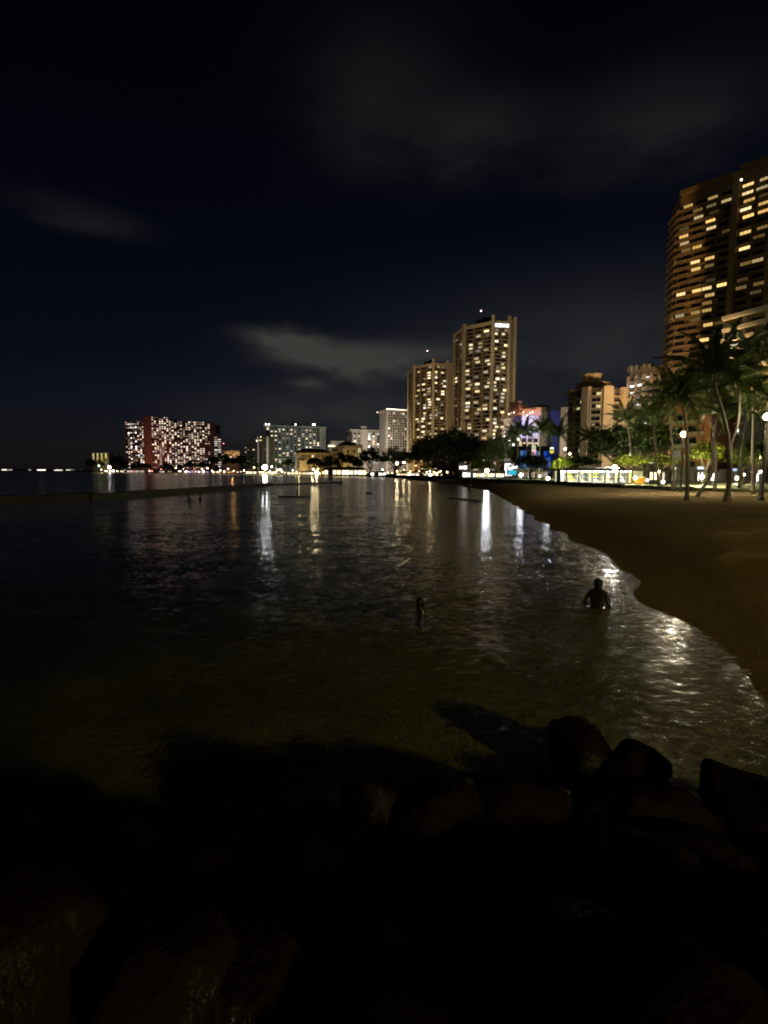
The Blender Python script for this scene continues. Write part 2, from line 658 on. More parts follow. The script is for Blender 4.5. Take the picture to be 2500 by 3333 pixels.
def water_mat():
    g = G('sea_water')
    geo = g.n('ShaderNodeNewGeometry')
    pos = geo.outputs['Position']

    def slopes(scale, amp, mapscale, detail=2):
        n_ = g.noise(scale, detail, pos, .55, mapscale)
        s_ = g.n('ShaderNodeVectorMath', operation='SUBTRACT'); g.l(n_.outputs['Color'], s_.inputs[0]); s_.inputs[1].default_value = (.5, .5, .5)
        k_ = g.n('ShaderNodeVectorMath', operation='SCALE'); g.l(s_.outputs[0], k_.inputs[0]); k_.inputs['Scale'].default_value = amp
        return k_.outputs[0]

    def add(a, b):
        v_ = g.n('ShaderNodeVectorMath', operation='ADD'); g.l(a, v_.inputs[0]); g.l(b, v_.inputs[1]); return v_.outputs[0]

    s = add(add(slopes(.30, .07, (.7, 1.6, 1), 1), slopes(1.8, .14, (.75, 1.35, 1), 2)), slopes(7.0, .29, (.85, 1.25, 1), 1))
    # calm and ruffled patches
    patch = g.noise(.018, 2, pos, .5, (.6, 1.6, 1))
    pf = g.m('ADD', g.m('MULTIPLY', patch.outputs['Fac'], .9), .55)
    sc = g.n('ShaderNodeVectorMath', operation='SCALE'); g.l(s, sc.inputs[0]); g.l(pf, sc.inputs['Scale'])
    sp = g.n('ShaderNodeSeparateXYZ'); g.l(sc.outputs[0], sp.inputs[0])
    cb = g.n('ShaderNodeCombineXYZ'); g.l(sp.outputs[0], cb.inputs[0]); g.l(sp.outputs[1], cb.inputs[1]); cb.inputs[2].default_value = 1
    nn = g.n('ShaderNodeVectorMath', operation='NORMALIZE'); g.l(cb.outputs[0], nn.inputs[0])
    fr = g.n('ShaderNodeFresnel'); fr.inputs['IOR'].default_value = 1.33; g.l(nn.outputs[0], fr.inputs['Normal'])
    gl = g.n('ShaderNodeBsdfAnisotropic'); gl.inputs['Roughness'].default_value = .165; g.l(nn.outputs[0], gl.inputs['Normal'])
    gl.inputs['Color'].default_value = (.95, .95, .95, 1)
    g2 = g.n('ShaderNodeBsdfAnisotropic'); g2.inputs['Roughness'].default_value = .36; g.l(nn.outputs[0], g2.inputs['Normal'])
    g2.inputs['Color'].default_value = (.95, .95, .95, 1)
    gm_ = g.n('ShaderNodeMixShader'); gm_.inputs[0].default_value = .22; g.l(gl.outputs[0], gm_.inputs[1]); g.l(g2.outputs[0], gm_.inputs[2])
    gl = gm_
    tr = g.n('ShaderNodeBsdfTransparent'); tr.inputs[0].default_value = (.80, .82, .62, 1)
    mx = g.n('ShaderNodeMixShader'); g.l(g.m('MULTIPLY', fr.outputs[0], g.m('SUBTRACT', 1.0, geo.outputs['Backfacing'])), mx.inputs[0]); g.l(tr.outputs[0], mx.inputs[1]); g.l(gl.outputs[0], mx.inputs[2])
    g.l(mx.outputs[0], g.out.inputs[0])
    return g.mat


sea = put('sea', MB().box(-13500, 13000, -1500, 15000, -7, 0).mesh('sea', water_mat()))
tag(sea, 'dark calm sea with rippled light reflections', 'sea', kind='structure')

# lawn and paving of the waterfront park, a thin sheet on the ground
GZ0 = 1.45
LAWN = surf('park_lawn', (.055, .075, .02), (.10, .095, .035), .4, .9, .5, 6)
PAVE = surf('promenade_paving', (.20, .18, .15), (.13, .12, .10), .3, .85, .2, 4)


def sheet(name, pts, z, mat_, label, cat):
    b = MB(); b.face([(x, y, z) for x, y in pts])
    o = put(name, b.mesh(name, mat_))
    return tag(o, label, cat, kind='structure')


def terrace(name, pts, z0, z1, mat_, label, cat):
    o = put(name, MB().prism(pts, z0, z1).mesh(name, mat_))
    return tag(o, label, cat, kind='structure')


terrace('lawn', [(42, 49), (300, 30), (300, 160), (60, 186), (22.6, 172), (22.9, 150), (26.9, 125), (29.9, 105), (33.2, 85), (33.6, 72), (36, 62)], .2, 1.62, LAWN,
        'park lawn behind the beach under the palms', 'lawn')
sheet('pavement', [(70, 80), (420, 60), (420, 330), (48, 380), (38, 172)], 1.628, PAVE, 'paved promenade behind the palm park', 'pavement')
sheet('lawn', [(21, 190), (40, 176), (45, 380), (20, 420), (-8, 422), (14, 300)], 1.60, LAWN, 'strip of lawn along the far beach', 'lawn')


def ground(x, y):
    return float(land_z(np.array([[x]], float), np.array([[y]], float))[0, 0])


# ------------------------------------------------------------------ twin balcony towers
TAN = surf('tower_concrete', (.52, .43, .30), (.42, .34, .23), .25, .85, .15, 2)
TANDK = surf('tower_recess_shade', (.13, .09, .045), (.10, .068, .034), .3, .85)  # dark copy of the concrete, recess shade put into the colour
TANMID = surf('tower_parapet', (.30, .23, .14), (.24, .18, .105), .3, .85)  # middle copy for balconies and inner fins, part of the shade in the colour
BRONZE = surf('bronze_trim', (.10, .07, .04), rough=.5)
RED_L = emis('beacon_red', (1, .62, .55), 8)


def twin_tower(label, px, yy, H, mainrows, siderows, seed, beacon, fl=40):
    """px, yy: photograph columns and depths of the plan corners, left to right"""
    C = [P2(a, b) for a, b in zip(px, yy)]
    z0 = 1.6
    base = empty('hotel_tower', (C[2][0], C[2][1], z0), label, 'tower', 'twin hotel towers with balconies')
    bk = [(C[4][0] + 1, C[4][1] + 22), (C[0][0] + 14, C[0][1] + 16)]
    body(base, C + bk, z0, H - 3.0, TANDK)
    fh = (H - 9) / fl
    r_ = random.Random(seed)

    def rows(table, top):
        def f(fl_, b):
            i = top - fl_
            if 0 <= i < len(table):
                ch = table[i][b]
            else:
                ch = r_.choice('..lL')
            if ch == 'L': return P_WARM
            if ch == 'l': return P_DIM if r_.random() < .6 else P_WARM
            return GLASS
        return f
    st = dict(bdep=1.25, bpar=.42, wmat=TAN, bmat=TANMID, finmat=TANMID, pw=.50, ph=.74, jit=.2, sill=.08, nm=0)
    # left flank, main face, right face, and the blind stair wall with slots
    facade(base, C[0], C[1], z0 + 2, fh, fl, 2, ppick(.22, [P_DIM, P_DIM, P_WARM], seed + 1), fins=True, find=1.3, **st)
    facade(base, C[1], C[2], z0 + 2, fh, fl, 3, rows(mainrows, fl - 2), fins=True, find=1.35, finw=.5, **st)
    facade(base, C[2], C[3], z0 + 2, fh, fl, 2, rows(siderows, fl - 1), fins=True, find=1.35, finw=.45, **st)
    zt = z0 + 2 + fl * fh
    # blind flank: smooth wall standing proud, a column of small vents
    A, B = C[3], C[4]
    wbox(base, 'blind_wall', A, B, -.9, 0, z0, H - 1.2, TAN)
    for f in range(fl - 1):
        a = math.atan2(B[1] - A[1], B[0] - A[0])
        d = Vector((math.cos(a), math.sin(a)))
        p = Vector(A) + d * (math.hypot(B[0] - A[0], B[1] - A[1]) * .42) + Vector((d.y, -d.x)) * .94
        key = ('vent', seed)
        if key not in BALC:
            BALC[key] = MB().box(-.55, .55, -.05, .05, 0, .9).mesh('vent', BRONZE)
        put('vent', BALC[key], base, (p.x, p.y, z0 + 3 + f * fh), a)
    # broad corner piers rising past the roof
    for i, (wd, up) in enumerate(((1.6, -4), (2.4, -1.5), (2.2, 1.0), (1.5, .5), (1.8, 1.5))):
        p = C[i]
        q = C[i + 1] if i < 4 else C[4]
        pr = C[i - 1] if i else C[0]
        t = Vector((q[0] - pr[0], q[1] - pr[1])).normalized()
        a = math.atan2(t.y, t.x)
        me = MB().box(-wd / 2, wd / 2, -1.9, .6, 0, H - z0 + up).mesh('corner_pier', TAN)
        put('corner_pier', me, base, (p[0], p[1], z0), a)
    # roof: parapet bands, penthouse, beacon
    cx = sum(c[0] for c in C) / 5 + 2; cyy = sum(c[1] for c in C) / 5 + 10
    for i in range(3):
        wbox(base, 'roof_parapet', C[i], C[i + 1], -1.3, 1.0, zt, zt + 2.2, TAN, .8)
    ph_ = put('roof_plant', MB().box(-9, 9, -8, 8, 0, 5).box(-4, 3, -5, 4, 5, 7.4).mesh('roof_plant', TANDK), base, (cx, cyy, H - 3.2))
    mast = put('beacon_mast', MB().tube([(0, 0, 0), (0, 0, 1.5)], [.12, .1], 6).mesh('beacon_mast', BRONZE), base, (beacon[0], beacon[1], beacon[2] - 1.5))
    sub(mast, ph_)
    bc = put('beacon', MB().lathe([(.15, 0), (.42, .2), (.5, .5), (.3, .85), (.05, .95)], 8).mesh('beacon', RED_L), base, (beacon[0], beacon[1], beacon[2]))
    sub(bc, ph_)
    return base, C, zt


# rows from the top downward, as lit in the photograph
T2M = '..L .Ll ... Ll. Ll. lll ... .L. llL ..L L.. l.L .l. L.l llL LlL .L. l.. ..l ll. l.L LlL .l. l.. ..L l.. l.. l.L lll ..L l.. .L. ..l L.. .l. ..L l..'.split()
T2S = 'LL ll LL .. L. .L L. .L .L .. .L lL Ll .. lL l. ll LL lL .L LL .l L. .l .. Ll l. Ll L. LL l. .L L. .. lL L. .l L. .. L.'.split()
T1M = 'L.. ..L ..L .lL ... LL. ... lLL ..L LLl ... l.L L.l .LL .LL ... .L. .lL LLL lL. ..L .L. l.. .Ll .Ll lL. .ll ..L ... .l. Ll. ..L .l. l.. .L. ..l L..'.split()
T1S = 'll .. lL l. L. .L Ll .L .. lL .L .. L. .l .l l. l. ll l. ll .. .l .. lL .. Ll l. L. .l L. .. l. .L L. .. lL L. .l L. .l'.split()
H2 = zat(1030, 405, 1597)
b2, C2, zt2 = twin_tower('taller looking twin hotel tower with a blind wall on its flank', (1476, 1506, 1596, 1644, 1662), (440, 421, 405, 407, 413), H2, T2M, T2S, 21,
                         at(1566, 1014, 425))
H1 = zat(1170, 553, 1408)
b1, C1, zt1 = twin_tower('shorter looking twin hotel tower farther along the beach', (1329, 1347, 1408, 1449, 1472), (600, 574, 553, 560, 568), H1, T1M, T1S, 33,
                         at(1391, 1144, 575))
# bright sky lounge windows on the top floor of the nearer tower
for k in range(4):
    A, B = Vector(C2[2]), Vector(C2[3])
    d = (B - A).normalized(); p = A + d * (1.9 + k * 2.75) + Vector((d.y, -d.x)) * 1.34
    put('lounge_window', pane_mesh(2.3, 2.6, P_WHITE), b2, (p.x, p.y, H2 - 7.6), math.atan2(d.y, d.x))


def added_spot(loc, target, power, color, angle, label, rad=.6, blend=.5):  # unseen spot added to wash a hotel front
    """floodlight on a short pole"""
    g_ = empty('added_spotlight', (loc[0], loc[1], 1.6), label, 'added_spotlight', 'added spotlights washing the hotels')
    h = loc[2] - 1.6
    put('pole', MB().tube([(0, 0, 0), (0, 0, h - .35)], .09, 8).mesh('pole', BRONZE), g_, (loc[0], loc[1], 1.6))
    v = Vector(target) - Vector(loc)
    hd = put('lamp_head', MB().box(-.35, .35, -.2, .2, -.3, .02).mesh('lamp_head', BRONZE), g_, (loc[0], loc[1], loc[2] - .05), math.atan2(v.y, v.x) - math.pi / 2)
    light('added_spot_light', 'SPOT', (loc[0] + v.normalized().x * .6, loc[1] + v.normalized().y * .6, loc[2] + .35), power, color, rad, g_, target, angle, blend)
    return g_


# spotlights added between the park and the towers wash them from below
added_spot((104, 292, 8), (84, 412, 66), 1.5e5, (1, .78, .50), 75, 'added spotlight on a pole facing the blind flank of the nearer twin tower')
added_spot((34, 305, 8), (68, 414, 62), 2.0e5, (1, .78, .48), 70, 'added spotlight on a pole facing the main face of the nearer twin tower')
added_spot((30, 420, 8), (42, 560, 62), 3.4e5, (1, .74, .42), 70, 'added spotlight on a pole facing the farther twin tower')
added_spot((26, 545, 6), (29.5, 575, 26), 2.5e4, (1, .58, .14), 90, 'added amber spotlight at the foot of the farther tower', .4)

# ------------------------------------------------------------------ grey white hotel with a bulb lit roof edge
PALEW = surf('pale_plaster', (.55, .50, .43), (.45, .41, .35), .2, .85)
GREYW = surf('grey_concrete', (.34, .31, .27), (.26, .24, .21), .2, .85)
B6z = zat(1336, 640, 1280)
A, B = P2(1258, 632), P2(1326, 645)
b6 = empty('slab_hotel', (A[0], A[1], 1.6), 'pale slab hotel with a row of bulbs along its flat roof', 'hotel')
L6 = P2(1236, 668)
Bk6 = [(B[0] + 3, B[1] + 26), (L6[0] + 1, L6[1] + 10)]
body(b6, [L6, A, B] + Bk6, 1.6, B6z, GREYW)
wbox(b6, 'end_wall', L6, A, -.6, 0, 1.6, B6z, PALEW)
wbox(b6, 'edge_pier', A, B, -1.6, 0, 1.6, B6z, PALEW, 0, 1.3)
wbox(b6, 'edge_pier', A, B, -1.6, 0, 1.6, B6z, PALEW, Vector((B[0] - A[0], B[1] - A[1])).length - 1.2)
d6 = Vector((B[0] - A[0], B[1] - A[1])); W6 = d6.length; d6.normalize()
facade(b6, Vector(A) + d6 * 1.4, Vector(B) - d6 * 1.4, 6, (B6z - 8) / 23, 23, 8, ppick(.30, [P_WDIM, P_WDIM, P_PALE], 5), PALEW, pw=.68, ph=.68, sill=.1, bdep=1.0, bpar=.35, find=1.0, finw=.3)
roofpts = [(L6[0] - 3, L6[1] - 2), (A[0] - .3, A[1] - 2.6), (B[0] + 1, B[1] - 2.6), (B[0] + 3, B[1] + 26), (L6[0] - 1, L6[1] + 12)]
roof6 = body(b6, roofpts, B6z, B6z + 1.1, PALEW, 'roof')
BULB = MB().lathe([(.1, 0), (.38, .2), (.45, .5), (.3, .8), (.05, .9)], 8).mesh('bulb', emis('roof_bulb', (1, .86, .62), 7))
for i in range(17):
    t = i / 16
    p = Vector((A[0], A[1])).lerp(Vector((B[0], B[1])), t)
    bulb_ = put('bulb', BULB, b6, (p.x, p.y - 2.75, B6z + .1))
    sub(bulb_, roof6)
sub(put('roof_lamp', BULB, b6, (L6[0] - 3.2, L6[1] - 2.3, B6z + .1)), roof6)
added_spot((0, 540, 6), (12, 640, 45), 2.2e5, NEUT, 70, 'added spotlight on a pole facing the bulb lit slab hotel')

# ------------------------------------------------------------------ mid rise with blank central wall
A, B = P2(1146, 668), P2(1240, 676)
b5 = empty('mid_rise_hotel', (A[0], A[1], 1.6), 'mid rise hotel with a blank middle wall beside the bulb lit hotel', 'hotel')
z5 = zat(1402, 668, 1190)
body(b5, plot(A, B, 20), 1.6, z5, GREYW)
d5 = Vector((B[0] - A[0], B[1] - A[1])); W5 = d5.length; d5.normalize(); A5 = Vector(A)
facade(b5, A5 + d5 * 1, A5 + d5 * (W5 * .30), 20, 3.1, 11, 2, ppick(.35, [P_PALE, P_WDIM], 9), PALEW, bdep=1.0, finw=.3, find=1.1)
wbox(b5, 'blank_wall', A, B, -1.4, 0, 1.6, z5 + .4, PALEW, W5 * .31, W5 * .50)
facade(b5, A5 + d5 * (W5 * .51), A5 + d5 * (W5 * .97), 14, 3.1, 12, 3, ppick(.62, [P_WHITE, P_PALE, P_PALE], 10), PALEW, pw=.45, bdep=.5, bpar=.3, finw=1.3, find=.9)
roof5 = wbox(b5, 'roof', A, B, -2.2, 21, z5 + .4, z5 + 1.4, PALEW, -3)
sub(wbox(b5, 'lift_house', A, B, 4, 11, z5 + 1.4, z5 + 5.6, PALEW, W5 * .32, W5 * .52), roof5)
added_spot((-30, 560, 6), (-22, 670, 40), 1.5e5, NEUT, 60, 'added spotlight on a pole facing the mid rise hotel')

# ------------------------------------------------------------------ white terraced hotel wing
A, B = P2(1072, 690), P2(1158, 700)
b4 = empty('terraced_hotel', (A[0], A[1], 1.6), 'white terraced hotel wing stepping up behind the tiled roofs', 'hotel')
za = zat(1452, 690, 1090)
d4 = Vector((B[0] - A[0], B[1] - A[1])).normalized()
wbox(b4, 'wall', A, B, 0, 14, 1.6, za, PALEW, 0, 23)
for k, (x0, x1, top) in enumerate(((-1.5, 21, 1447), (1, 23, 1437), (2.5, 24, 1428))):
    zz = zat(top + 8, 690, 1090)
    wbox(b4, 'terrace', A, B, -2 + k * 1.5, 12, zz, zz + .5, PALEW, x0, x1)
    if k < 2:
        wbox(b4, 'upper_storey', A, B, .5 + k * 1.5, 12, zz + .5, zat((1437, 1428)[k] + 8, 690, 1090), GREYW, x0 + 1, x1)
    for q in range(5):
        p = Vector(A) + d4 * (x0 + 2.4 + q * 3.7) + Vector((d4.y, -d4.x)) * (-.45 - k * 1.5)
        if k < 2: put('window', pane_mesh(2.8, 1.9, P_PALE if k == 0 else P_WDIM), b4, (p.x, p.y, zz + .8), math.atan2(d4.y, d4.x))
for k in range(6):
    p = Vector(A) + d4 * (-.5 + k * 2.1)
    put('terrace_lamp', BULB, b4, (p.x, p.y - 2.2, zat(1455, 690, 1090) + .55))
wbox(b4, 'stair_block', A, B, 1, 11, 1.6, zat(1420, 695, 1145), PALEW, 25, 33.5)

# ------------------------------------------------------------------ long dark hotel with teal grey balconies
TEAL = surf('sea_grey_plaster', (.30, .31, .27), (.22, .235, .205), .15, .85)
A, B = P2(880, 770), P2(1042, 792)
b2h = empty('long_hotel', (A[0], A[1], 1.6), 'long grey hotel slab with a thin overhanging roof and scattered lit rooms', 'hotel')
zr = zat(1388, 770, 880)
body(b2h, plot(A, B, 22), 1.6, zr, surf('sea_grey_recess_shade', (.12, .125, .10), rough=.85))  # wall behind the balconies, its shade put into the plaster colour
r2 = random.Random(4)
B2ROWS = ['....l...l.', '']
facade(b2h, A, B, 4, (zr - 6) / 20, 20, 13, ppick(.36, [P_PALE, P_WARM, P_WDIM, P_PALE], 14), TEAL, pw=.46, ph=.70, sill=.05, bdep=1.2, bpar=.4, find=1.3, finw=.9, nm=0)
roof2 = wbox(b2h, 'roof', A, B, -3, 24, zr, zr + 1.6, TEAL, -9, Vector((B[0] - A[0], B[1] - A[1])).length + 9)
sub(wbox(b2h, 'roof_plant', A, B, 6, 14, zr + 1.6, zr + 6.4, surf('roof_plant', (.06, .06, .06)), 31, 44), roof2)
E0, E1 = P2(1042, 791), P2(1058, 796)
wbox(b2h, 'end_wall', E0, E1, -2.2, 20, 1.6, zr, PALEW)
E0, E1 = P2(867, 780), P2(880, 771)
wbox(b2h, 'end_wall', E0, E1, .3, 18, 1.6, zr, TEAL)
facade(b2h, E0, E1, 8, 3.1, 20, 1, ppick(.4, [P_PALE, P_WARM], 15), TEAL, fins=False, bdep=1.0)
for (px, py) in ((866, 1376), (875, 1374), (962, 1379), (1019, 1381), (1024, 1382)):
    p = at(px, py + 1, 766)
    sub(put('roof_lamp', MB().lathe([(.2, 0), (.8, .5), (.9, 1.1), (.6, 1.7), (.1, 1.9)], 8).mesh('roof_lamp', emis('roof_lamp', (1, .93, .82), 9)), b2h, (p.x, p.y, zr + 1.6)), roof2)
added_spot((-110, 660, 6), (-105, 775, 40), 1.8e5, (.86, 1, .86), 80, 'added cool spotlight on a pole facing the long grey hotel')
added_spot((-70, 690, 6), (-78, 792, 45), 7e4, NEUT, 45, 'added spotlight on a pole at the end wall of the long hotel')

# ------------------------------------------------------------------ narrow block with two pale pilasters
A, B = P2(842, 740), P2(872, 735)
bp_ = empty('narrow_block', (A[0], A[1], 1.6), 'narrow dark block framed by two tall pale pilasters', 'building')
zp = zat(1424, 740, 850)
body(bp_, plot(A, B, 16), 1.6, zp, TANDK)
facade(bp_, A, B, 4, 3.0, int((zp - 6) / 3.0), 2, ppick(.22, [P_WDIM, P_WARM], 3), TANDK, fins=False, bdep=.8)
for t in (0, 1):
    p = Vector(A).lerp(Vector(B), t)
    put('pilaster', MB().box(-1.3, 1.3, -1.5, 2, 0, zp - 1.6 + 1).mesh('pilaster', PALEW), bp_, (p.x, p.y, 1.6))
put('roof_lamp', BULB, bp_, (A[0] + 4, A[1] - 1.6, zp + .2))
A2, B2 = P2(797, 760), P2(840, 750)
bq = empty('dark_block', (A2[0], A2[1], 1.6), 'unlit dark block left of the two pale pilasters', 'building')
zq = zat(1437, 755, 820)
body(bq, plot(A2, B2, 16), 1.6, zq, surf('dark_plaster', (.10, .09, .07)))
facade(bq, A2, B2, 4, 3.0, int((zq - 6) / 3.0), 5, ppick(.16, [P_WDIM, P_WARM], 8), surf('dark_plaster', (.10, .09, .07)), fins=False, bdep=.8)
put('roof_lamp', MB().lathe([(.2, 0), (.8, .5), (.9, 1.1), (.6, 1.7), (.1, 1.9)], 8).mesh('roof_lamp', emis('roof_lamp', (1, .93, .82), 9)), bq, (B2[0] - 1.2, B2[1] + 2, zq))
added_spot((-165, 670, 5), (-165, 738, 35), 5e4, NEUT, 60, 'added spotlight on a pole facing the two pale pilasters')

# ------------------------------------------------------------------ far left big slab hotel, red washed
REDW = surf('red_lit_concrete', (.34, .26, .22), (.27, .20, .17), .1, .9)
Q = [P2(412, 1010), P2(474, 985), P2(497, 978), P2(561, 986), P2(687, 1004), P2(703, 1012)]
b1h = empty('beach_hotel', (Q[2][0], Q[2][1], 1.6), 'huge slab hotel with hundreds of lit rooms at the far end of the beach', 'hotel')
zw = zat(1378, 1000, 440); zc = zat(1362, 980, 500); zr_ = zat(1379, 1000, 640)
body(b1h, [Q[0], Q[1], (Q[1][0] + 5, Q[1][1] + 20), (Q[0][0] + 5, Q[0][1] + 20)], 1.6, zw, REDW)
body(b1h, [Q[1], Q[2], Q[3], (Q[3][0] + 3, Q[3][1] + 22), (Q[1][0] + 3, Q[1][1] + 26)], 1.6, zc, REDW)
body(b1h, [Q[3], Q[4], Q[5], (Q[5][0] + 3, Q[5][1] + 22), (Q[3][0] + 3.5, Q[3][1] + 21.5)], 1.6, zr_, REDW)
fh = 3.12
cand = []


def slots(A, B, nb, nf, z0, p, seed, mats_):
    A = Vector(A); B = Vector(B); d = (B - A); W = d.length; d.normalize(); a = math.atan2(d.y, d.x); nr = Vector((d.y, -d.x))
    r_ = random.Random(seed)
    colp = [r_.uniform(.75, 1.25) for _ in range(nb)]
    for f in range(nf):
        for b in range(nb):
            on = r_.random() < p * colp[b]
            c = A + d * (W / nb * (b + .5)) + nr * .04
            cand.append((r_.random(), on, (c.x, c.y, z0 + f * fh + .4), a, W / nb * .62, r_.choice(mats_)))


slots(P2(412, 1010), P2(474, 985), 8, 27, 8, .50, 1, [P_PALE, P_WDIM, P_WHITE, P_WDIM])
slots(Q[2], Q[3], 8, 29, 8, .66, 3, [P_PALE, P_PALE, P_PALE, P_WDIM])
slots(Q[3], Q[4], 14, 27, 8, .62, 4, [P_PALE, P_PALE, P_WDIM])
on = sorted([c for c in cand if c[1]], key=lambda c: c[0])
for (_, _, loc, a, ww, pm) in on[:300]:
    put('window', pane_mesh(ww, 1.9, pm, nm=0), b1h, loc, a)
rest = MB(); darkb = MB()
o = b1h.location


def add_quad(mb_, loc, a, ww, hh, mi):
    dx, dy = math.cos(a) * ww / 2, math.sin(a) * ww / 2
    x, y, z = loc[0] - o.x, loc[1] - o.y, loc[2] - o.z
    nx_, ny_ = math.sin(a) * .03, -math.cos(a) * .03
    x += nx_; y += ny_
    mb_.face([(x - dx, y - dy, z), (x + dx, y + dy, z), (x + dx, y + dy, z + hh), (x - dx, y - dy, z + hh)], mi)


restpane = []
for nme, st_ in (('rest_a', .7), ('rest_b', 1.1), ('rest_c', 1.9), ('rest_d', .3)):
    restpane.append(emis('lit_room_' + nme, (1, .77, .58), st_))
for (_, _, loc, a, ww, pm) in on[300:]:
    add_quad(rest, loc, a, ww, 1.9, rnd.randrange(4))
for c in cand:
    if not c[1]: add_quad(darkb, c[2], c[3], c[4], 1.9, 0)
tag(put('window_rows', rest.mesh('window_rows', restpane), b1h, (0, 0, 0), world=False), kind='stuff')
tag(put('dark_window_rows', darkb.mesh('dark_window_rows', GLASS), b1h, (0, 0, 0), world=False), kind='stuff')
# floor bands, roof edges, end pier
for (A, B, nf, zt_) in ((Q[0], Q[1], 27, zw), (Q[2], Q[3], 29, zc), (Q[3], Q[4], 27, zr_)):
    for f in range(nf):
        put('balcony', balcony_mesh((Vector(B) - Vector(A)).length, REDW, 1.0, .3), b1h, (A[0], A[1], 8 + f * fh), math.atan2(B[1] - A[1], B[0] - A[0]))
    wbox(b1h, 'roof_edge', A, B, -1.6, 4, zt_, zt_ + 1.2, REDW)
wbox(b1h, 'end_pier', Q[4], Q[5], -2.0, 3, 1.6, zr_ + 2.5, REDW)
wbox(b1h, 'stair_core', Q[1], Q[2], -2.5, 6, 1.6, zc + 3.5, REDW)
added_spot((-390, 900, 5), (-425, 985, 50), 9e4, (1, .18, .10), 60, 'added red spotlight on a pole facing the huge slab hotel')
added_spot((-320, 930, 5), (-345, 1000, 50), 3.0e4, (1, .34, .26), 80, 'added rose spotlight on a pole facing the huge slab hotel')

# neighbours of it
A, B = P2(699, 960), P2(722, 966)
bn = empty('small_tower', (A[0], A[1], 1.6), 'small tower with bands of lit balconies right of the huge slab hotel', 'tower')
zn = zat(1412, 960, 700)
body(bn, plot(A, B, 14), 1.6, zn, TEAL)
facade(bn, A, B, 10, 3.6, int((zn - 12) / 3.6), 2, ppick(.75, [P_PALE, P_WHITE], 6), PALEW, pw=.8, ph=.5, bdep=1.2, fins=False)
put('roof_mast', MB().tube([(0, 0, 0), (0, 0, 7)], [.3, .12], 6).mesh('roof_mast', BRONZE), bn, (A[0] + 3, A[1] + 3, zn))
put('beacon', MB().lathe([(.15, 0), (.5, .3), (.5, .8), (.1, 1.1)], 8).mesh('beacon', emis('beacon_rose', (1, .2, .25), 14)), bn, tuple(at(728, 1444, 958)))
put('beacon_arm', MB().box(0, 3.2, -.1, .1, -.12, .0).mesh('beacon_arm', BRONZE), bn, tuple(at(722.3, 1445, 958)))
A, B = P2(722, 900), P2(782, 905)
bl = empty('low_hotel', (A[0], A[1], 1.6), 'low hotel block with an amber lit end among dark trees', 'hotel')
zl = zat(1466, 900, 750)
body(bl, plot(A, B, 14), 1.6, zl, PALEW)
facade(bl, A, B, 18, 3.4, max(2, int((zl - 18) / 3.4)), 7, ppick(.6, [P_PALE, P_GOLD, P_WDIM], 12), PALEW, fins=False, bdep=.8)
light('porch_light', 'POINT', at(757, 1478, 893), 3e3, (1, .5, .15), 1.0, bl)
A, B = P2(303, 1080), P2(357, 1075)
by = empty('yellow_hotel', (A[0], A[1], 1.6), 'small hotel with four bright yellow strips of windows by the point', 'hotel')
zy = zat(1473, 1078, 330)
body(by, plot(A, B, 16), 1.6, zy, TEAL)
YEL = litpane('lit_room_yellow', ((0, (1, .74, .22)), (1, (1, .86, .40))), .9, 1.7)
facade(by, A, B, 14, 3.3, int((zy - 15) / 3.3), 8, lambda f, b: YEL if (b % 2 == 0 and not (b == 6 and f < 4)) else (P_DIM if rnd.random() < .1 else GLASS), TEAL, pw=.75, ph=.7, fins=False, bdep=.8)
light('yellow_wash', 'POINT', at(330, 1500, 1060), 6e3, (1, .75, .25), 1.2, by)

# ------------------------------------------------------------------ historic hotel with tiled hip roofs
CREAM = surf('cream_plaster', (.58, .48, .30), (.50, .40, .24), .2, .85)
TILE = surf('brown_roof_tile', (.10, .055, .03), (.07, .04, .025), .8, .8, .4, 3)


def hip(par, A, B, dep, z0, rise, over, mat_, inset=.45):
    A = Vector(A); B = Vector(B); d = (B - A); W = d.length; a = math.atan2(d.y, d.x)
    b = MB()
    p = [(-over, -over, 0), (W + over, -over, 0), (W + over, dep + over, 0), (-over, dep + over, 0)]
    i = dep * inset
    t = [(i, dep / 2 - .2, rise), (W - i, dep / 2 - .2, rise), (W - i, dep / 2 + .2, rise), (i, dep / 2 + .2, rise)]
    b.v = p + t
    b.f = [(0, 1, 5, 4), (1, 2, 6, 5), (2, 3, 7, 6), (3, 0, 4, 7), (4, 5, 6, 7), (3, 2, 1, 0)]; b.mi = [0] * 6
    return put('roof', b.mesh('roof', mat_), par, (A.x, A.y, z0), a)


A, B = P2(969, 520), P2(1078, 530)
bm = empty('historic_hotel', (A[0], A[1], 1.6), 'cream historic hotel wing with a dark hipped roof and few lit windows', 'hotel')
zm = zat(1474, 520, 1010)
body(bm, plot(A, B, 15), 1.6, zm, CREAM)
hip(bm, A, B, 15, zm + .4, 4.0, 1.6, TILE)
wbox(bm, 'cornice', A, B, -.9, .0, zm - .5, zm + .38, CREAM)
facade(bm, A, B, 3, 3.35, 6, 10, ppick(.24, [P_WARM, P_WARM, P_DIM], 17), CREAM, pw=.36, ph=.55, sill=.2, balc=False, find=.5, finw=.25)
wbox(bm, 'portico', A, B, -4, -.52, 1.6, 14, CREAM, 1.5, 8)
light('terrace_light', 'POINT', (A[0] + 16, A[1] - 16, 5), 5e3, (1, .74, .34), .8, bm)
light('terrace_light', 'POINT', (A[0] + 3, A[1] - 12, 5), 2.5e3, (1, .74, .34), .8, bm)
A, B = P2(1122, 470), P2(1163, 474)
bv = empty('historic_hotel', (A[0], A[1], 1.6), 'yellow lit gable wing of the historic hotel with a tall bright stair window', 'hotel')
zv = zat(1450, 470, 1140)
S0 = P2(1082, 500)
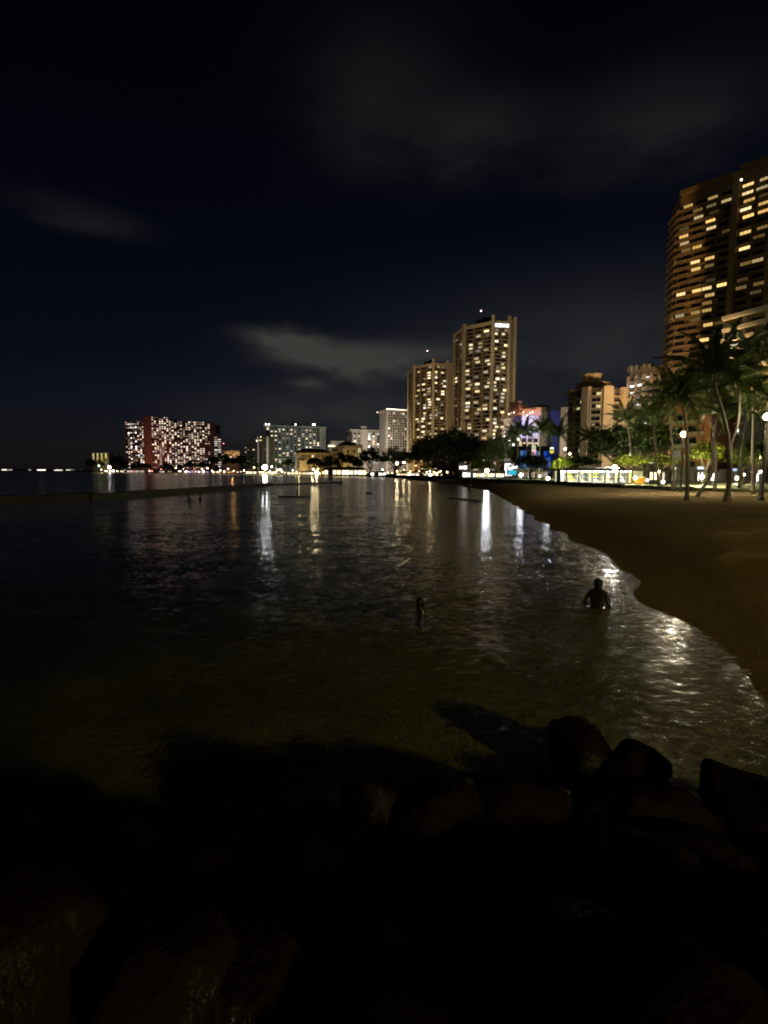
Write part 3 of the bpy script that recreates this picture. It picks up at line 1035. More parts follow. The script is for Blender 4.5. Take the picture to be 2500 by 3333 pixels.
body(bv, [S0, A, B, (B[0] + 4, B[1] + 14), (S0[0] + 4, S0[1] + 12)], 1.6, zv, CREAM)
hip(bv, A, B, 26, zv + .3, 4.0, 1.2, TILE, .3)
facade(bv, A, B, 6, 4.2, 4, 2, ppick(.12, [P_DIM], 2), CREAM, pw=.32, ph=.5, sill=.25, balc=False, fins=False)
facade(bv, S0, A, 5, 3.8, 5, 5, ppick(.3, [P_DIM, P_GOLD], 4), CREAM, pw=.5, bdep=1.4)
T0, T1 = P2(1163, 473), P2(1180, 475)
wbox(bv, 'stair_tower', T0, T1, -1, 10, 1.6, zv + .8, CREAM)
for k in range(3):
    p = at(1170, 1475 - k * 17 + (0, 0, 0)[k], 471.8)
    put('stair_window', pane_mesh(2.8, 4.0, litpane('stair_glow', ((0, (1, .82, .40)), (1, (1, .9, .55))), .5, .8, .2)), bv, (p.x, p.y, zv - 18.5 + k * 6.3), math.atan2(T1[1] - T0[1], T1[0] - T0[0]))
light('garden_light', 'POINT', (A[0] + 7, A[1] - 16, 4), 6e3, (1, .76, .30), .8, bv)

# ------------------------------------------------------------------ hotel with pink crown and blue facade
PINK = surf('salmon_plaster', (.52, .27, .19), (.45, .23, .16), .3, .85)
A, M_, B = P2(1636, 352), P2(1694, 326), P2(1749, 332)
bb = empty('blue_lit_hotel', (M_[0], M_[1], 1.6), 'hotel with a salmon roof block and a facade washed deep blue', 'hotel')
zb = zat(1352, 330, 1690)
body(bb, [A, M_, B, (B[0] + 2, B[1] + 18), (A[0] + 6, A[1] + 14)], 1.6, zb, surf('white_hotel_wall', (.50, .47, .44), (.42, .39, .37), .2, .85))
WHB = surf('white_hotel_wall', (.5, .47, .44))
facade(bb, A, M_, 4, 3.0, int((zb - 8) / 3.0), 4, ppick(.55, [P_WHITE, P_WHITE, P_PALE], 25, pd=.8), WHB, pw=.7, ph=.55, bdep=1.6, bpar=.5, find=1.2)
facade(bb, M_, B, 4, 3.4, int((zb - 8) / 3.4), 3, lambda f, b: (litpane('lit_room_blue', ((0, (.72, .80, 1)), (1, (.85, .9, 1))), .7, 1.6) if (b == 2 and f > 5 and f < 10) else GLASS), WHB, pw=.75, ph=.7, balc=True, bdep=.6, bpar=.2, find=.5)
u = Vector((B[0] - M_[0], B[1] - M_[1])).normalized()
wbox(bb, 'roof_deck', M_, B, -1.2, 14, zb, zb + 1.0, PINK, -4)
wbox(bb, 'crown_block', M_, B, 1.5, 11, zb + 1.0, zat(1321, 332, 1700), PINK, -1, 5.2)
wbox(bb, 'crown_block', M_, B, 3, 10, zat(1321, 332, 1700), zat(1308, 332, 1700), PINK, -.6, 2.4)
wbox(bb, 'left_storey', A, M_, 2, 12, zb, zat(1333, 340, 1670), PINK, 4)
pb = MB()
pb.prism([(-.2, -1.9), (7.5, -3.6), (10.4, -1.2), (10.4, 0), (0, 0)], 0, .7)
put('bar_canopy', pb.mesh('bar_canopy', PINK), bb, (M_[0], M_[1], zb + 2.6), math.atan2(u.y, u.x))
DB = MB().lathe([(.08, 0), (.28, .12), (.32, .34), (.2, .55), (.05, .6)], 8).mesh('deck_bulb', emis('deck_bulb', (1, .86, .60), 8))
for px, py in ((1656, 1348), (1664, 1346), (1673, 1343), (1683, 1341), (1690, 1341), (1704, 1341), (1725, 1346), (1733, 1342), (1716, 1352)):
    put('deck_bulb', DB, bb, tuple(at(px, py + 1.5, 324 if px > 1694 else 330)))
light('crown_light', 'POINT', at(1700, 1340, 325), 70, (1, .52, .26), .5, bb)
light('crown_light', 'POINT', at(1672, 1338, 326), 50, (1, .55, .32), .5, bb)
light('blue_wash', 'SPOT', (at(1716, 1400, 308)), 5e4, (.10, .16, 1), .5, bb, at(1728, 1390, 332), 52)
light('blue_wash', 'SPOT', (at(1722, 1480, 306)), 3e4, (.06, .22, 1), .5, bb, at(1728, 1440, 332), 60)
# blue glazed podium at its foot with lit signs
A, B = P2(1690, 296), P2(1792, 300)
bd = empty('blue_podium', (A[0], A[1], 1.6), 'low building of glowing blue glass panels below the blue hotel', 'building')
body(bd, plot(A, B, 10), 1.6, zat(1452, 296, 1740), surf('podium_frame', (.03, .035, .05)))
BLU = litpane('blue_panel', ((0, (.02, .10, .75)), (.6, (.04, .22, 1)), (1, (.25, .55, 1))), .15, .75)
facade(bd, A, B, 3, 3.1, 4, 8, lambda f, b: BLU if (f, b) not in ((3, 2), (3, 5), (1, 4)) else GLASS, surf('podium_frame', (.03, .035, .05)), pw=.9, ph=.9, sill=.04, balc=False, find=.25, finw=.25, wname='glass_panel')
sg = MB()
sg.box(-1.15, 1.15, -.15, .15, 0, 3.2, 0); sg.lathe([(.9, 3.3), (1.15, 4.0), (.95, 5.0), (.45, 5.6), (.05, 5.7)], 10, 1)
sg.box(-.6, .6, -.15, .15, -1.2, -.25, 2)
so = empty('lit_sign', tuple(at(1737, 1482, 292)), 'pink lit panel sign with a pale round top on the blue podium', 'sign')
put('sign_panel', sg.mesh('sign_panel', [emis('sign_pink', (1, .55, .68), .95), emis('sign_cream', (.75, .85, .5), .7), emis('sign_rose', (1, .5, .6), .6)]), so, so.location)
put('bracket', MB().box(-.2, .2, .16, 4.0, .5, .8).mesh('bracket', BRONZE), so, so.location)
so = empty('lit_sign', tuple(at(1796, 1478, 285)), 'yellow half round sign with a white plate above it', 'sign')
hs = MB(); pts = [(math.cos(t) * 1.15, 0, math.sin(t) * 1.3 + 1.6) for t in [math.pi + k * math.pi / 10 for k in range(11)]]
hs.face([(x, -.12, z) for x, y, z in pts], 0); hs.face([(x, .12, z) for x, y, z in reversed(pts)], 0)
hs.box(-1.1, 1.0, -.1, .1, 1.7, 2.0, 0)
put('half_disc', hs.mesh('half_disc', emis('sign_yellow', (.95, .85, .05), .85)), so, so.location)
put('plate', MB().box(-.95, .95, -.1, .1, 2.5, 3.5).mesh('plate', emis('sign_white', (1, .97, .85), 1.3)), so, so.location)
put('sign_post', MB().box(-.12, .12, .12, .35, -so.location.z + 1.6, 3.5).mesh('sign_post', BRONZE), so, so.location)

# ------------------------------------------------------------------ dark slim tower, grey block and pale flank behind
A, B = P2(1752, 390), P2(1780, 392)
bs = empty('dark_tower', (A[0], A[1], 1.6), 'slim unlit tower between the blue hotel and the grey block', 'tower')
zs = zat(1318, 390, 1765)
body(bs, plot(A, B, 14), 1.6, zs, surf('dark_grey_plaster', (.05, .05, .055)))  # even, very dark grey plaster
facade(bs, A, B, 5, 3.2, int((zs - 8) / 3.2), 2, ppick(.06, [P_WDIM], 3), surf('dark_grey_plaster', (.05, .05, .055)), fins=False, bdep=.6)
A, B = P2(1779, 360), P2(1816, 364)
bg_ = empty('grey_block', (A[0], A[1], 1.6), 'blank grey concrete block with a small lift house', 'building')
zg = zat(1338, 360, 1797)
LAV = surf('lavender_grey', (.42, .41, .46), (.38, .37, .41), .3, .85)
body(bg_, plot(A, B, 12), 1.6, zg, LAV)
wbox(bg_, 'lift_house', A, B, 3, 8, zg, zg + 3.2, GREYW, 1.0, 3.6)
wbox(bg_, 'coping', A, B, -.25, 12.25, zg + .003, zg + .35, GREYW, 3.65)
facade(bg_, Vector(A), Vector(B), 4, 3.2, 4, 3, ppick(.2, [P_WDIM], 5), LAV, balc=False, fins=False, pw=.4, ph=.4)
added_spot((92, 300, 12), (113, 362, 40), 6e3, (.86, .86, 1), 34, 'added cool spotlight on a pole facing the blank grey block')
A, B = P2(1819, 330), P2(1866, 318)
bf = empty('pale_flank_block', (A[0], A[1], 1.6), 'pale grey apartment block beside the round balcony hotel', 'building')
zf = zat(1322, 322, 1850)
body(bf, plot(A, B, 12), 1.6, zf, GREYW)
Af, Bf = Vector(A), Vector(B)
facade(bf, Af.lerp(Bf, .5), Bf, 5, 3.0, int((zf - 6) / 3.0), 1, ppick(.1, [P_WDIM], 3), GREYW, fins=False, bdep=1.2)

# ------------------------------------------------------------------ round balcony hotel
BRN = surf('tan_stucco', (.50, .38, .22), (.42, .31, .175), .3, .85)
cxs = [1852, 1868, 1894, 1915, 1949, 1979, 2008, 2020, 2040]
cys = [246, 237, 229.5, 226.5, 224.5, 225, 228, 231, 239]
CC = [P2(a, b) for a, b in zip(cxs, cys)]
br = empty('round_hotel', (CC[4][0], CC[4][1], 1.6), 'tan many sided hotel with stacked dark balconies and a drum on its roof', 'hotel')
zo = zat(1262, 225, 1950)
BRR = surf('shaded_recess', (.10, .07, .04))  # shade behind the balconies put into the wall colour
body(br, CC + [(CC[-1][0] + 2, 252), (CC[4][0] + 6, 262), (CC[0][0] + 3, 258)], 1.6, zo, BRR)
fhh = (zo - 5) / 13
r9 = {(12, 3): P_GOLD, (10, 3): P_GOLD, (11, 1): P_DIM, (10, 1): P_WARM, (7, 3): P_DIM, (3, 1): P_WARM}
YW = litpane('yellow_room', ((0, (1, .88, .35)), (1, (1, .93, .5))), .55, 1.1)
for i in (0, 1, 3, 5, 7):
    def pk(f, b, i=i):
        return YW if (f, i) in r9 and b == (0 if i != 3 else 0) else GLASS
    facade(br, CC[i], CC[i + 1], 4, fhh, 13, 1, pk, BRN, pw=.84, ph=.70, sill=.04, fins=True, find=1.4, finw=.3, bdep=1.4, bpar=.5, nm=1, split=1, bmat=surf('tan_parapet', (.36, .28, .17)))
for i in (2, 4, 6):
    wbox(br, 'blank_wall', CC[i], CC[i + 1], -1.7, 0, 1.6, zo + .6, BRN)
wc = Vector((CC[4][0] + 2.0, 240))
pr_ = [(0.1, 0), (8.2, 0), (8.6, .5), (8.4, 1.0), (6.0, 1.8), (3.9, 2.2)]
put('roof_terrace', MB().lathe([(11.5, 0), (11.5, .8), (10.5, 1.2), (7, 1.6), (6.6, 3.2), (7.4, 3.5), (7.2, 3.9), (.1, 4.0)], 20).mesh('roof_terrace', BRN), br, (wc.x, wc.y, zo + .02))
dz = zo + 4.0
put('roof_drum', MB().lathe([(3.6, 0), (3.7, 3.2), (4.2, 3.5), (4.0, 3.9), (.1, 4.1)], 18).mesh('roof_drum', BRN), br, (wc.x - .5, wc.y, dz))
added_spot((126, 175, 7), (wc.x + 1, 225, 28), 8.5e4, (1, .74, .42), 46, 'added amber spotlight on a pole facing the round hotel')
added_spot((92, 170, 7), (wc.x - 8, 232, 26), 6.5e4, (1, .88, .76), 60, 'added pale spotlight on a pole facing the round hotel')

# ------------------------------------------------------------------ white balcony hotel right of it
A, B = P2(2036, 262), P2(2135, 246)
bw_ = empty('white_balcony_hotel', (A[0], A[1], 1.6), 'white hotel with bright balcony ends seen above the palms', 'hotel')
zz = zat(1200, 255, 2080)
body(bw_, plot(A, B, 14), 1.6, zz, GREYW)
facade(bw_, A, B, 4, 2.95, int((zz - 6) / 2.95), 4, ppick(.62, [P_WHITE, P_WHITE, P_PALE, P_WDIM], 31), PALEW, pw=.7, ph=.5, bdep=1.3, bpar=.7, find=1.5, finw=.4)
for k, t in enumerate((.02, .2, .45, .62)):
    p = Vector(A).lerp(Vector(B), t)
    put('roof_fin', MB().box(-.3, .3, -1, 3, 0, 2.4 - k * .3).mesh('roof_fin', PALEW), bw_, (p.x, p.y, zz))
added_spot((128, 205, 6), (122, 255, 40), 9e4, NEUT, 70, 'added spotlight on a pole facing the white balcony hotel')

# ------------------------------------------------------------------ big dark tower on the right
BRT = surf('brown_tower', (.24, .165, .085), (.18, .12, .06), .2, .85)
BRP = surf('brown_pier', (.34, .24, .12), (.28, .195, .095), .2, .85)
K0, K1, K2, K3, K4, K5 = P2(2146, 245), P2(2172, 234), P2(2338, 219), P2(2358, 217), P2(2452, 209), P2(2640, 196)
bt = empty('brown_tower', (K1[0], K1[1], 1.6), 'tall dark brown balcony tower with golden lit rooms at the edge of the photo', 'tower')
zt = zat(640, 228, 2215)
zt = max(zt + 3, 100)
body(bt, [K0, K1, K2, K3, K4, K5, (K5[0] + 12, K5[1] + 25), (K0[0] + 18, K0[1] + 22)], 1.6, zt, BRT)
ft = 2.85
nf = int((zt - 6) / ft)
facade(bt, K0, K1, 4, ft, nf, 1, ppick(.12, [P_GOLDDIM], 41), BRP, fins=False, bdep=1.3, bpar=.8)
facade(bt, K1, K2, 4, ft, nf, 4, ppick(.34, [P_GOLD, P_GOLD, P_GOLDDIM], 42), BRP, jit=.12, pw=.72, ph=.68, sill=.05, fins=False, bdep=1.3, bpar=.4, nm=2, bmat=BRT)
facade(bt, K3, K4, 4, ft, nf, 2, ppick(.46, [P_GOLD, P_GOLD, P_GOLDDIM], 43), BRP, jit=.1, pw=.76, ph=.68, sill=.05, fins=False, bdep=1.3, bpar=.4, nm=2, bmat=BRT)
facade(bt, K4, K5, 4, ft, nf, 5, lambda f, b: (P_WARM if rnd.random() < .35 else GLASS) if b == 1 else None, BRP, pw=.16, ph=.4, sill=.3, fins=False, balc=False)
for (a_, b_) in ((K2, K3),):
    wbox(bt, 'pier', a_, b_, -1.7, .5, 1.6, zt + 1, BRP)
wbox(bt, 'pier', K4, K5, -1.7, -.0, 1.6, zt + 3, BRP, 0, 3.2)
wbox(bt, 'roof_edge', K1, K2, -1.6, 2, zt, zt + 1.6, BRT)
wbox(bt, 'roof_edge', K3, K5, -1.6, 2, zt + .003, zt + 2.6, BRT)
put('roof_lamp', MB().lathe([(.1, 0), (.3, .1), (.34, .35), (.2, .6), (.05, .65)], 8).mesh('roof_lamp', emis('roof_lamp', (1, .93, .82), 9)), bt, tuple(at(2413, 588, 211)))
added_spot((95, 150, 6), (132, 222, 62), 2.6e5, (1, .60, .24), 75, 'added dim amber spotlight on a pole facing the brown tower')
# lower annex with white balconies
A, B = P2(2336, 172), P2(2620, 148)
ba = empty('annex_hotel', (A[0], A[1], 1.6), 'lower hotel annex with pale slanting balconies below the brown tower', 'hotel')
zx = zat(1040, 170, 2345)
body(ba, plot(A, B, 14), 1.6, zx, BRT)
facade(ba, A, B, zx - 15.4, 3.0, 5, 4, ppick(.45, [P_WARM, P_GOLD, P_DIM], 52), PALEW, pw=.5, ph=.6, bdep=1.8, bpar=.9, find=.9, finw=.4)
wbox(ba, 'roof_edge', A, B, -2.0, 3, zx, zx + 1.1, PALEW)
light('annex_light', 'POINT', (A[0] + 2, A[1] - 13, zx - 13), 600, WARML, .5, ba)
# orange brown apartment building behind the palms
A, B = P2(2176, 142), P2(2322, 132)
bo = empty('apartment_house', (A[0], A[1], 1.6), 'orange brown apartment house with balcony slabs behind the palm trunks', 'building')
zh = zat(1296, 136, 2310)
TERRA = surf('terracotta_stucco', (.42, .20, .10), (.36, .17, .085), .3, .85)
body(bo, plot(A, B, 12), 1.6, zh, TERRA)
facade(bo, A, B, 4.2, 2.9, max(3, int((zh - 5) / 2.9)), 3, ppick(.15, [P_GOLD, P_DIM], 3), TERRA, pw=.6, ph=.6, bdep=1.6, bpar=.55, fins=False, bmat=surf('slab_edge', (.45, .40, .33)))
wbox(bo, 'corner_wall', A, B, -2.0, -0.02, 1.6, zh + .8, TERRA, 9.8, Vector((B[0] - A[0], B[1] - A[1])).length)
light('porch_light', 'POINT', at(2288, 1340, 128), 420, (1, .50, .20), .4, bo)
A, B = P2(2395, 120), P2(2470, 112)
bz = empty('stair_house', (A[0], A[1], 1.6), 'dark narrow house with two small lit landings right of the palm trunks', 'building')
body(bz, plot(A, B, 9), 1.6, 16, surf('dark_grey_plaster', (.05, .05, .055)))
for py in (1368, 1402):
    p = at(2402, py + 6, 117.6)
    put('landing_window', pane_mesh(.8, .8, P_WHITE, nm=0), bz, (p.x, p.y, p.z), math.atan2(B[1] - A[1], B[0] - A[0]))
    put('landing', MB().box(-.2, 2, -.9, 0, -.15, .0).mesh('landing', PALEW), bz, (p.x, p.y, p.z - .3), math.atan2(B[1] - A[1], B[0] - A[0]))

# ------------------------------------------------------------------ trees
def leafmat(name, c1, c2):
    g = G(name)
    geo = g.n('ShaderNodeNewGeometry')
    n1 = g.noise(.9, 3, geo.outputs['Position'], .6)
    n2 = g.noise(7.0, 1, geo.outputs['Position'], .5)
    f = g.m('ADD', g.m('MULTIPLY', n1.outputs['Fac'], .7), g.m('MULTIPLY', n2.outputs['Fac'], .5))
    c = g.mixc(g.m('MULTIPLY', g.m('SUBTRACT', f, .35), 2.2, True), c1, c2)
    d = g.n('ShaderNodeBsdfPrincipled'); g.l(c, d.inputs['Base Color'])
    d.inputs['Roughness'].default_value = .55; d.inputs['Specular IOR Level'].default_value = .3
    t = g.n('ShaderNodeBsdfTranslucent'); g.l(c, t.inputs[0])
    mx = g.n('ShaderNodeMixShader'); mx.inputs[0].default_value = .25
    g.l(d.outputs[0], mx.inputs[1]); g.l(t.outputs[0], mx.inputs[2])
    g.l(mx.outputs[0], g.out.inputs[0])
    return g.mat


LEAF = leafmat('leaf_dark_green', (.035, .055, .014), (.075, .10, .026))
LEAF_LIT = leafmat('leaf_lit_green', (.11, .14, .016), (.22, .24, .032))  # brighter leaf copy, lamplight put into the colour
FROND = leafmat('palm_frond_green', (.035, .052, .014), (.075, .10, .03))
BARK = surf('tree_bark', (.13, .10, .07), (.08, .06, .04), 1.2, .9, .6, 6)
PALMBARK = surf('palm_bark', (.20, .175, .14), (.105, .09, .07), 2.5, .9, .6, 5, mapscale=(1, 1, 5))


def crown_mesh(lobes, n, leaf, seed, mat_):
    """leaf-sized faces gathered in clumps through the lobes' outer volume; lobes: (cx,cy,cz,rx,ry,rz)"""
    r_ = np.random.RandomState(seed)
    vol = np.array([l[3] * l[5] for l in lobes]); vol = vol / vol.sum()
    pts = []
    for l, v in zip(lobes, vol):
        k = int(n * v); nc = max(10, k // 55)
        dirs = r_.normal(size=(nc, 3)); dirs /= np.linalg.norm(dirs, axis=1)[:, None]
        dirs[:, 2] = np.where(dirs[:, 2] < -.35, -dirs[:, 2] * .5, dirs[:, 2])
        rad = r_.uniform(.55, 1.02, (nc, 1)) ** .7
        cc = dirs * rad * np.array(l[3:6]) + np.array(l[:3])
        idx = r_.randint(0, nc, k)
        sg = .11 * (l[3] + l[5]) / 2 + .25
        pts.append(cc[idx] + r_.normal(size=(k, 3)) * sg * np.array([1, 1, .6]))
    p = np.concatenate(pts); k = len(p)
    a = r_.normal(size=(k, 3)); a[:, 2] *= .5; a /= np.linalg.norm(a, axis=1)[:, None]
    b = r_.normal(size=(k, 3)); b -= a * (a * b).sum(1)[:, None]; b /= np.linalg.norm(b, axis=1)[:, None]
    s_ = leaf * r_.uniform(.6, 1.25, (k, 1))
    v = np.stack([p - a * s_ * .5, p + b * s_ * .28, p + a * s_ * .5, p - b * s_ * .28], 1).reshape(-1, 3)
    f = np.arange(k * 4).reshape(-1, 4)
    return fast_mesh('crown', v, f, mat_)


def tree(label, px, Y, wpx, top, bot, seed, name='shade_tree', mat_=None, lobes=3, leaf=None, dens=1.0, base=1.6, trunks=1, group='shade trees along the shore'):
    x = xat(px, Y); zt_ = zat(top, Y, px); zb_ = max(base + 1.2, zat(bot, Y, px)); rx = wpx / 2 * Y / FPX
    t = empty(name, (x, Y, base), label, 'tree', group)
    r_ = random.Random(seed)
    h = zt_ - zb_
    ls = []
    cz = (zt_ + zb_) / 2 - base
    if lobes == 1:
        ls.append((0, 0, cz, rx, rx, h / 2))
    else:
        ls.append((0, 0, cz + h * .04, rx * .70, rx * .6, h * .48))
        for i in range(lobes - 1):
            sx = (-1) ** i
            ls.append((sx * rx * r_.uniform(.35, .55), r_.uniform(-.4, .4) * rx, cz - h * r_.uniform(.0, .16), rx * r_.uniform(.44, .54), rx * .5, h * r_.uniform(.30, .42)))
    leaf = leaf or max(.42, .0026 * Y)
    n = int(dens * 9.0 * rx * h / (leaf * leaf * .28)); n = max(1800, min(n, 26000))
    put('crown', crown_mesh(ls, n, leaf, seed, mat_ or LEAF), t, (x, Y, base))
    mb = MB()
    tr = max(.18, min(.75, rx * .05))
    for q in range(trunks):
        ox = (q - (trunks - 1) / 2) * tr * 3.2
        fork = Vector((ox + r_.uniform(-.3, .3), 0, max(1.0, (zb_ - base) * .9)))
        mb.tube([(ox, 0, -.5), (ox * .9, 0, .3), tuple(fork * .5 + Vector((ox * .4, 0, 0))), tuple(fork)], [tr * 1.5, tr * 1.15, tr, tr * .85], 8)
        for (lx, ly, lz, a_, b_, c_) in ls:
            for q2 in range(2):
                e_ = Vector((lx + r_.uniform(-.4, .4) * a_, ly + r_.uniform(-.4, .4) * b_, lz + r_.uniform(-.1, .5) * c_))
                mid = fork.lerp(e_, .5) + Vector((r_.uniform(-.5, .5), 0, -.08 * a_))
                mb.tube([tuple(fork), tuple(mid), tuple(e_)], [tr * .6, tr * .38, tr * .12], 6)
    put('trunk', mb.mesh('trunk', BARK, True), t, (x, Y, base))
    return t


tree('huge dark banyan with a broad dome crown in front of the twin towers', 1470, 200, 285, 1402, 1532, 1, 'banyan_tree', lobes=8, leaf=.95, dens=2.4, trunks=3)
tree('dark ragged tree on the right flank of the huge banyan', 1612, 172, 105, 1418, 1534, 2, lobes=4)
tree('dark rounded tree left of the huge banyan', 1285, 330, 120, 1452, 1530, 3, lobes=4)
tree('dark tree before the bulb lit slab hotel', 1205, 340, 85, 1452, 1528, 4, lobes=3)
tree('small round tree between the dark trees and the gable wing', 1163, 350, 40, 1490, 1530, 5, lobes=2)
tree('round tree before the gable wing of the historic hotel', 1138, 400, 38, 1474, 1528, 6, lobes=2)
tree('spiky tree at the side of the gable wing', 1112, 390, 40, 1470, 1524, 66, lobes=2)
tree('wide low tree before the cream hotel wing', 1072, 415, 90, 1488, 1530, 7, lobes=3)
tree('tree before the lit windows of the cream hotel wing', 1025, 430, 60, 1488, 1522, 8, lobes=3)
tree('dark tree at the foot of the long grey hotel', 938, 560, 55, 1494, 1526, 9, lobes=3)
tree('low bush like tree right of the two pale pilasters', 902, 580, 40, 1506, 1530, 10, lobes=2)
tree('dark tree left of the two pale pilasters', 822, 600, 50, 1490, 1530, 11, lobes=3)
tree('tall dark tree hiding the right end of the huge slab hotel', 722, 650, 100, 1474, 1528, 12, lobes=4)
tree('dark tree before the low amber lit hotel', 782, 640, 60, 1480, 1528, 13, lobes=3)
tree('low dark tree below the middle of the huge slab hotel', 640, 700, 110, 1500, 1528, 14, lobes=4)
tree('low dark tree below the stair core of the huge slab hotel', 560, 720, 90, 1509, 1530, 15, lobes=4)
tree('low dark tree below the left wing of the huge slab hotel', 455, 760, 100, 1506, 1530, 16, lobes=4)
tree('dark tree between the yellow striped hotel and the huge slab hotel', 385, 850, 70, 1480, 1528, 17, lobes=4)
tree('pale lit tree below the yellow striped hotel', 322, 900, 40, 1497, 1526, 18, lobes=2, mat_=LEAF_LIT)
tree('dark tree on the point beyond the yellow striped hotel', 296, 950, 36, 1490, 1530, 19, lobes=2)
tree('bright yellow green tree left of the lit pavilion', 1824, 150, 62, 1486, 1538, 20, mat_=LEAF_LIT, lobes=3, leaf=.42)
tree('dark spreading tree before the blue podium', 1728, 128, 122, 1476, 1538, 21, lobes=4, dens=1.3)
tree('dark tree above the pavilion roof', 1895, 132, 105, 1476, 1534, 22, lobes=3)
tree('large dark tree behind the pavilion, below the round hotel', 2010, 112, 200, 1388, 1516, 23, lobes=7, dens=3.0, leaf=.55)
tree('large dark tree behind the lamp, in front of the white balcony hotel', 2095, 104, 200, 1346, 1508, 24, lobes=7, dens=3.0, leaf=.55)
tree('lamp lit tree right of the pavilion with a leaning trunk', 2045, 84, 120, 1482, 1520, 25, mat_=LEAF_LIT, lobes=3, leaf=.3)
tree('small lamp lit tree between pavilion and palms', 2150, 88, 100, 1484, 1522, 26, mat_=LEAF_LIT, lobes=3, leaf=.3)
tree('yellow green lit tree behind the tall palm trunks', 2300, 78, 130, 1436, 1520, 27, mat_=LEAF_LIT, lobes=4, leaf=.34)
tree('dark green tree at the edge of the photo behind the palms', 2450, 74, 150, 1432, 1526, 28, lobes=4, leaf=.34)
tree('lamp lit bushy tree under the dark edge tree', 2420, 96, 130, 1474, 1522, 29, mat_=LEAF_LIT, lobes=3, leaf=.34)
tree('dim tree behind the banyan trunks', 1430, 240, 130, 1500, 1545, 30, lobes=3, mat_=LEAF_LIT)
tree('olive lit tree right of the banyan trunks', 1570, 205, 90, 1490, 1538, 31, lobes=3, mat_=LEAF_LIT)


# palms: every frond a leaf of its own
def frond_mesh(Lf, droop, seed, wid=.75):
    r_ = random.Random(seed)
    mb = MB(); n = 18
    P = []
    for i in range(n + 1):
        t = i / n
        P.append(Vector((Lf * (t - .10 * droop * t * t), 0, Lf * (.42 * t - droop * .75 * t * t))))
    for i in range(n):
        wv = .045 * (1 - i / n) + .012
        mb.face([P[i] + Vector((0, -wv, 0)), P[i] + Vector((0, wv, 0)), P[i + 1] + Vector((0, wv * .9, 0)), P[i + 1] + Vector((0, -wv * .9, 0))])
    for i in range(2, n + 1):
        t = i / n
        ln = wid * math.sin(min(1, t * 1.15 + .12) * math.pi * .93) ** .6 * (1 if t < .9 else .7)
        tv = (P[i] - P[i - 1]).normalized()
        for s_ in (-1, 1):
            for sub in (0, .5):
                p = P[i - 1].lerp(P[i], sub)
                dr = (tv * .55 + Vector((0, s_, 0)) * .85 + Vector((0, 0, -.45 - .3 * r_.random()))).normalized()
                tip = p + dr * ln * r_.uniform(.8, 1.1) + Vector((0, 0, -.15 * ln))
                mdl = p.lerp(tip, .55) + Vector((0, 0, .06 * ln))
                wl = tv * .055
                mb.face([p - wl * .6, p + wl * .6, mdl + wl, tip, mdl - wl])
    return mb.mesh('frond', FROND)


FR = [frond_mesh(4.3, .70, 1, .85), frond_mesh(4.5, .95, 2, .85), frond_mesh(4.0, 1.25, 3, .8), frond_mesh(3.6, .42, 4, .7)]
NUT = MB().lathe([(.03, 0), (.11, .06), (.14, .16), (.10, .27), (.02, .31)], 7).mesh('coconut', surf('coconut_husk', (.10, .09, .03)))


def palm(label, path, Y, seed, r0=.145, nfr=17, sc=1.0, base=None):
    """path: photograph pixels from foot to crown along the trunk"""
    P = [at(px, py, Y) for px, py in path]
    g0 = ground(P[0].x, Y) if base is None else base
    P[0].z = g0
    t = empty('palm_tree', tuple(P[0]), label, 'palm', 'palms along the beach park')
    r_ = random.Random(seed)
    for p in P[1:]: p.y += r_.uniform(-.25, .25)
    # smooth trunk
    pts = []
    k = len(P)
    for i in range(k - 1):
        p0, p1, p2, p3 = P[max(i - 1, 0)], P[i], P[i + 1], P[min(i + 2, k - 1)]
        for q in range(16):
            u_ = q / 16
            pts.append(.5 * ((2 * p1) + (p2 - p0) * u_ + (2 * p0 - 5 * p1 + 4 * p2 - p3) * u_ ** 2 + (3 * p1 - p0 - 3 * p2 + p3) * u_ ** 3))
    pts.append(P[-1])
    mb = MB()
    m_ = len(pts)
    loc = [p - P[0] for p in pts]; loc[0].z -= .3
    rad = [r0 * (1.5 if i == 0 else 1.5 - .11 * i if i < 4 else 1.05 - .45 * i / m_) * (1 + .09 * (i % 2)) for i in range(m_)]
    mb.tube(loc, rad, 9)
    trk = put('trunk', mb.mesh('trunk', PALMBARK, True), t, tuple(P[0]))
    top = P[-1]
    for i in range(nfr):
        az_ = 2.399 * i + r_.uniform(-.2, .2)
        age = i / nfr
        me = FR[3] if age < .2 else FR[0] if age < .5 else FR[1] if age < .78 else FR[2]
        o_ = put('frond', me, t, (top.x, top.y, top.z - .02 * i))
        pitch = -R(58) + age * R(72) + r_.uniform(-.12, .12)
        o_.rotation_euler = (r_.uniform(-.25, .25), pitch, az_)
        o_.scale = (sc * r_.uniform(.88, 1.08),) * 3
    for i in range(4):
        a_ = i * 1.6 + seed
        sub(put('coconut', NUT, t, (top.x + .2 * math.cos(a_), top.y + .2 * math.sin(a_), top.z - .42)), trk)
    return t


